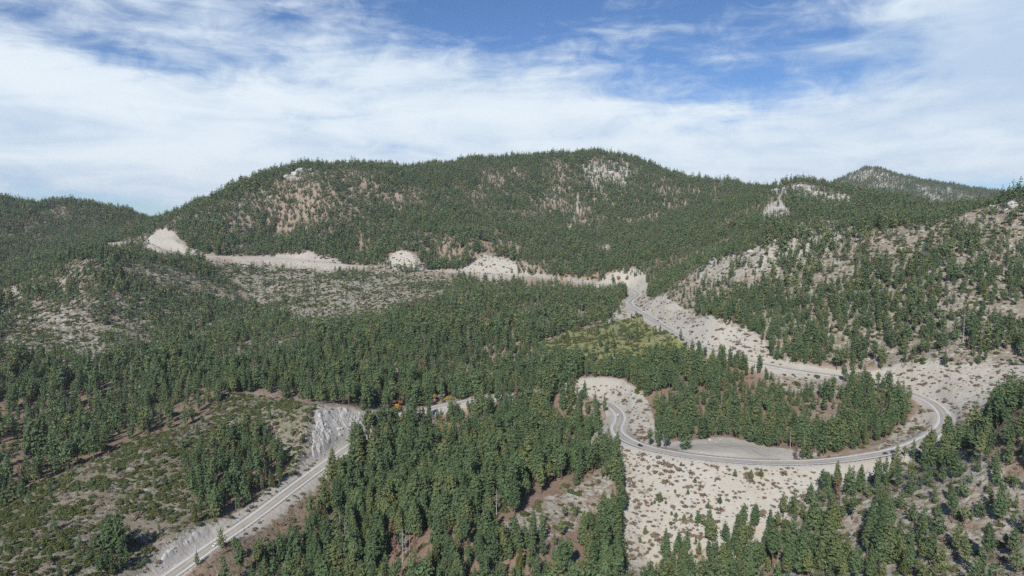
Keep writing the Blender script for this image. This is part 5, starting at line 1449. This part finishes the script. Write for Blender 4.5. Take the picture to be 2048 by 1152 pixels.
M_face = noise_paint('blasted_rock', (0.27, 0.265, 0.25), (0.43, 0.425, 0.41), 0.35)
faces = [k for k, q in enumerate(REGIONS) if q[0] == 'on the lower rock cut']
for k, lab in zip(faces, ('pale fractured rock face beside the far end of the lower road', 'low pale fractured rock face beside the lower road at bottom left')):
    P_ = np.array(REGIONS[k][2], float)
    x0, y0 = P_.min(0) - 4
    x1, y1 = P_.max(0) + 4
    st = 0.75
    gx, gy = np.meshgrid(np.arange(x0, x1, st), np.arange(y0, y1, st), indexing='ij')
    sh = gx.shape
    fx_, fy_ = gx.ravel(), gy.ravel()
    zb, _, _, rd = ground_at(fx_, fy_)
    msk = inside(fx_ + 4 * fbm(fx_, fy_, 9, 141, 3), fy_ + 4 * fbm(fx_, fy_, 9, 143, 3), REGIONS[k][2]).astype(float).reshape(sh)
    for _ in range(4):
        msk[1:-1, 1:-1] = (msk[1:-1, 1:-1] * 2 + msk[:-2, 1:-1] + msk[2:, 1:-1] + msk[1:-1, :-2] + msk[1:-1, 2:]) / 6
    msk = msk.ravel() * np.clip((rd - 10.5) / 4, 0, 1)
    rug = 2.6 * (0.55 - np.abs(fbm(fx_, fy_, 13, 145, 4)) * 2.6) + 2.0 * (cell_noise(fx_, fy_, 4.2, 147) - 0.3) + 0.9 * (cell_noise(fx_, fy_, 1.7, 149) - 0.4) + 0.5 * fbm(fx_, fy_, 1.6, 151, 2)
    bare = np.clip(0.9 + 3.5 * fbm(fx_, fy_, 24, 153, 2), 0, 1)
    zf_ = zb - 0.7 + msk * (0.9 + bare * np.maximum(rug, -0.6))
    keepq = (msk > 0.02).reshape(sh)
    num = np.cumsum(keepq.ravel()).reshape(sh) - 1
    qs = [(num[i, j], num[i + 1, j], num[i + 1, j + 1], num[i, j + 1]) for i in range(sh[0] - 1) for j in range(sh[1] - 1)
          if keepq[i, j] and keepq[i + 1, j] and keepq[i + 1, j + 1] and keepq[i, j + 1]]
    vs = np.stack([fx_, fy_, zf_], 1)[keepq.ravel()]
    tag(link('cliff', new_mesh('cliff', vs, qs, [M_face])), lab, 'cliff', 'blasted rock faces')

# fallen rocks where the lower road was blasted through the spur
FX, FY = lattice(2.6, 400, 800, -30, 0, 74)
fr_i = region_index(FX, FY, 0.3)
FZ, FHOR, FCUT, FD = ground_at(FX, FY)
r8 = np.random.default_rng(75)
okf = (RPAR[fr_i][:, 8] > 0.85) & (FD > 11.5) & seen(FX, FY, FZ, FHOR, 1) & (r8.random(len(FX)) < 0.10)
FX, FY, FZ = FX[okf], FY[okf], FZ[okf]
fw_ = np.clip(2.6 * np.exp(r8.normal(0, 0.4, len(FX))), 1.2, 6)
scatter('fallen_rocks', 'fallen pale rocks below the blasted rock faces', np.stack([FX, FY, FZ - 0.3], 1), r8.uniform(0, 6.28, len(FX)),
        np.stack([fw_ * r8.uniform(0.7, 1.3, len(FX)), fw_, fw_ * r8.uniform(0.8, 1.7, len(FX))], 1), r8.integers(0, 5, len(FX)), RMS, 'rocks')

# ---------------------------------------------------------------- guardrails
M_rail = noise_paint('weathered_steel', (0.09, 0.08, 0.07), (0.17, 0.15, 0.13), 2.0, 0.6)
M_post = noise_paint('post_wood', (0.09, 0.075, 0.06), (0.15, 0.13, 0.11), 2.0)


def add_box(bm, c, sx, sy, sz, ax=None):
    r = bmesh.ops.create_cube(bm, size=1.0)
    for v in r['verts']:
        p = Vector((v.co.x * sx, v.co.y * sy, v.co.z * sz))
        if ax:
            p = ax @ p
        v.co = p + Vector(c)
    return r['verts']


def bm_obj(name, bm, mat, parent=None):
    me = bpy.data.meshes.new(name)
    bm.to_mesh(me)
    bm.free()
    me.materials.append(mat)
    return link(name, me, parent)


tt, tn = road_frame(RQ)
for lab, k0, k1, off in RAILS:
    e = bpy.data.objects.new('guardrail', None)
    COL.objects.link(e)
    e.empty_display_size = 0.5
    tag(e, lab, 'guardrail', 'guardrails along the highway')
    sgn = -1 if off > 0 else 1
    # W shaped beam with its thickness
    prof = [(off, 0.45), (off + sgn * 0.09, 0.52), (off + sgn * 0.02, 0.62), (off + sgn * 0.09, 0.72), (off, 0.80), (off - sgn * 0.03, 0.80), (off - sgn * 0.03, 0.45), (off, 0.45)]
    profile_strip('rail', prof, M_rail, e, k0, k1 + 1)
    bm = bmesh.new()
    for k in range(k0, k1 + 1):
        c = RQ[k, :2] + tn[k] * (off - sgn * 0.14)
        add_box(bm, (c[0], c[1], RQ[k, 2] + 0.1), 0.2, 0.2, 1.5)
    tag(bm_obj('post', bm, M_post, e), kind='stuff')

# ---------------------------------------------------------------- vehicles


def paint(name, col, rough=0.3):
    m, N, b = material(name, rough)
    b.inputs['Base Color'].default_value = (*col, 1)
    b.inputs['Specular IOR Level'].default_value = 0.5
    b.inputs['Coat Weight'].default_value = 0.6
    b.inputs['Coat Roughness'].default_value = 0.08
    return m


M_glass = paint('car_glass', (0.015, 0.018, 0.022), 0.06)
M_tyre = paint('tyre_rubber', (0.02, 0.02, 0.02), 0.8)
M_rim = paint('wheel_rim', (0.45, 0.45, 0.46), 0.3)
M_lamp = paint('lamp_lens', (0.75, 0.75, 0.72), 0.1)
M_tail = paint('tail_lens', (0.35, 0.02, 0.015), 0.15)
M_trim = paint('dark_trim', (0.03, 0.03, 0.032), 0.5)
PAINTS = {'white': paint('white_paintwork', (0.78, 0.78, 0.77)), 'black': paint('black_paintwork', (0.012, 0.012, 0.013)), 'dark': paint('dark_paintwork', (0.03, 0.035, 0.045))}
# side outlines (x forward, z up) of body and of the glazed cabin
SHAPES = {
    'car': ([(-2.25, .35), (-2.3, .75), (-2.2, .98), (-1.6, 1.02), (1.0, 0.98), (1.95, .86), (2.25, .70), (2.28, .35)], [(-1.95, .99), (-1.25, 1.38), (-.2, 1.45), (.35, 1.40), (1.1, .96)], 1.8),
    'suv': ([(-2.3, .40), (-2.36, .85), (-2.3, 1.12), (-1.6, 1.14), (1.0, 1.12), (2.0, 1.04), (2.32, .85), (2.35, .40)], [(-2.25, 1.11), (-2.0, 1.66), (-1.2, 1.74), (.2, 1.70), (.55, 1.62), (1.15, 1.10)], 1.95),
    'van': ([(-2.7, .40), (-2.74, .9), (-2.7, 1.35), (-1.6, 1.37), (1.6, 1.32), (2.35, 1.12), (2.65, .85), (2.68, .40)], [(-2.68, 1.33), (-2.6, 2.15), (-2.2, 2.25), (1.0, 2.22), (1.35, 2.1), (2.1, 1.22)], 2.0),
}


def loft(bm, prof, w0, w1, z0, z1):
    """outline in x,z swept across the width, narrower towards the top"""
    rows = []
    for s in (-1, -0.92, 0.92, 1):
        row = []
        for x, z in prof:
            f = (z - z0) / max(z1 - z0, 1e-3)
            w = w0 + (w1 - w0) * f
            inset = 0.05 if abs(s) == 1 else 0.0
            row.append(bm.verts.new((x * (1 - inset * 0.3), s * w / 2, z - (inset if z > (z0 + z1) / 2 else 0))))
        rows.append(row)
    for a, b in zip(rows, rows[1:]):
        n = len(a)
        for k in range(n):
            bm.faces.new((a[k], a[(k + 1) % n], b[(k + 1) % n], b[k]))
    bm.faces.new(rows[0][::-1])
    bm.faces.new(rows[-1])


def wheel_mesh():
    bm = bmesh.new()
    bmesh.ops.create_cone(bm, cap_ends=True, segments=18, radius1=0.36, radius2=0.36, depth=0.24, matrix=Matrix.Rotation(math.pi / 2, 4, 'X'))
    bmesh.ops.bevel(bm, geom=[e for e in bm.edges if len(e.link_faces) == 2 and any(len(f.verts) > 4 for f in e.link_faces)], offset=0.04, segments=2, affect='EDGES')
    me = bpy.data.meshes.new('tyre')
    bm.to_mesh(me)
    bm.free()
    me.materials.append(M_tyre)
    bm = bmesh.new()
    bmesh.ops.create_cone(bm, cap_ends=True, segments=12, radius1=0.22, radius2=0.2, depth=0.27, matrix=Matrix.Rotation(math.pi / 2, 4, 'X'))
    m2 = bpy.data.meshes.new('rim')
    bm.to_mesh(m2)
    bm.free()
    m2.materials.append(M_rim)
    return me, m2


TYRE, RIM = wheel_mesh()


def vehicle(build, name, label, k, off, dirn):
    body, cab, wid = SHAPES[build]
    pm = PAINTS['white' if name.startswith('white') else ('black' if name.startswith('black') else 'dark')]
    e = bpy.data.objects.new(name, None)
    COL.objects.link(e)
    tag(e, label, 'van' if build == 'van' else 'car', 'vehicles on the highway')
    bm = bmesh.new()
    loft(bm, body, wid, wid * 0.94, 0.35, 1.1)
    bmesh.ops.bevel(bm, geom=bm.edges[:], offset=0.04, segments=1, affect='EDGES')
    bmesh.ops.recalc_face_normals(bm, faces=bm.faces[:])
    b = bm_obj('body', bm, pm, e)
    bm = bmesh.new()
    zt = max(z for _, z in cab)
    z0 = cab[0][1]
    loft(bm, cab, wid * 0.9, wid * 0.72, z0, zt)
    bmesh.ops.recalc_face_normals(bm, faces=bm.faces[:])
    bm_obj('window_band', bm, M_glass, e)
    top = [p for p in cab if p[1] > z0 + (zt - z0) * 0.82]
    bm = bmesh.new()
    loft(bm, [(p[0] - (0.05 if i == 0 else -0.05 if i == len(top) - 1 else 0), p[1] + 0.03) for i, p in enumerate(top)] + [(top[-1][0], zt - 0.12), (top[0][0], zt - 0.12)], wid * 0.78, wid * 0.76, z0, zt)
    bmesh.ops.recalc_face_normals(bm, faces=bm.faces[:])
    bm_obj('roof', bm, pm, e)
    bm = bmesh.new()
    for s in (-1, 1):                      # windscreen and rear pillars
        for (xa, za), (xb, zb) in ((cab[0], cab[1]), (cab[-1], cab[-2])):
            d = Vector((xb - xa, 0, zb - za))
            rot = Vector((1, 0, 0)).rotation_difference(d.normalized()).to_matrix()
            add_box(bm, ((xa + xb) / 2, s * wid * 0.405, (za + zb) / 2 + 0.02), d.length, 0.09, 0.08, rot)
        add_box(bm, (-0.35, s * wid * 0.41, (z0 + zt) / 2), 0.1, 0.08, zt - z0, Matrix.Rotation(s * 0.18, 3, 'X'))
    bm_obj('pillars', bm, pm, e)
    if build == 'van':
        bm = bmesh.new()
        for s in (-1, 1):
            add_box(bm, (-1.15, s * wid * 0.425, (z0 + zt) / 2 - 0.05), 2.7, 0.1, (zt - z0) * 0.85, Matrix.Rotation(s * 0.09, 3, 'X'))
        bm_obj('side_panel', bm, pm, e)
    xf, xr = body[-1][0], body[0][0]
    for s in (-1, 1):
        for nm, x, z, m_ in (('headlight', xf - 0.04, 0.72, M_lamp), ('tail_light', xr + 0.0, 0.82, M_tail)):
            bm = bmesh.new()
            add_box(bm, (x, s * (wid / 2 - 0.28), z), 0.1, 0.36, 0.16)
            bm_obj(nm, bm, m_, e)
        bm = bmesh.new()
        add_box(bm, (cab[-1][0] - 0.25, s * (wid / 2 + 0.06), z0 + 0.08), 0.12, 0.22, 0.14)
        bm_obj('mirror', bm, pm, e)
        for x in (-1.38, 1.4):
            wo = link('wheel', TYRE, e)
            wo.location = (x * (1.15 if build == 'van' else 1), s * (wid / 2 - 0.12), 0.36)
            link('rim', RIM, wo)
    for x in (xf + 0.03, xr - 0.03):
        bm = bmesh.new()
        add_box(bm, (x, 0, 0.47), 0.12, wid * 0.9, 0.22)
        bm_obj('bumper', bm, M_trim if build != 'car' else pm, e)
    bm = bmesh.new()
    add_box(bm, (xr - 0.06, 0, 0.75), 0.03, 0.5, 0.14)
    bm_obj('number_plate', bm, M_lamp, e)
    t = tt[k] * dirn
    slope = (RQ[k + 1, 2] - RQ[k - 1, 2]) / np.linalg.norm(RQ[k + 1, :2] - RQ[k - 1, :2]) * dirn
    c = RQ[k, :2] + tn[k] * off
    e.location = (c[0], c[1], RQ[k, 2] + 0.09)
    e.rotation_euler = (0, -math.atan(slope), math.atan2(t[1], t[0]))
    return e


for c_ in CARS:
    vehicle(*c_)

# ---------------------------------------------------------------- poles
for lab, x, y, h_, tone in POLES:
    z = float(ground_at(np.array([x]), np.array([y]))[0][0])
    e = bpy.data.objects.new('utility_pole', None)
    COL.objects.link(e)
    e.location = (x, y, z)
    tag(e, lab, 'pole')
    v, f = trunk_geo(-0.5, h_, 0.2, 0.12, 8)
    link('shaft', me_of('pole_shaft', [(v, f, M_grey if tone == 'pale' else M_post)]), e)
    v, f = trunk_geo(h_, h_ + 0.25, 0.11, 0.05, 8)
    link('cap', me_of('pole_cap', [(v, f, M_grey)]), e)

# ---------------------------------------------------------------- air
bm = bmesh.new()
zlo, zhi = float(GZ.min()) - 1.0, max(float(GZ.max()) + 40, H + 5)
add_box(bm, (0, 2600, (zlo + zhi) / 2), 17000, 12600, zhi - zlo)
mh = bpy.data.materials.new('haze_air')
mh.use_nodes = True
N = Nodes(mh.node_tree)
pv = N.n('ShaderNodeVolumePrincipled')
pv.inputs['Color'].default_value = (0.80, 0.88, 1.0, 1)
pv.inputs['Density'].default_value = 0.000045
pv.inputs['Anisotropy'].default_value = 0.2
N.put(N.n('ShaderNodeOutputMaterial').inputs['Volume'], pv.outputs[0])
tag(bm_obj('haze', bm, mh), 'thin bluish haze in the mountain air', kind='stuff')
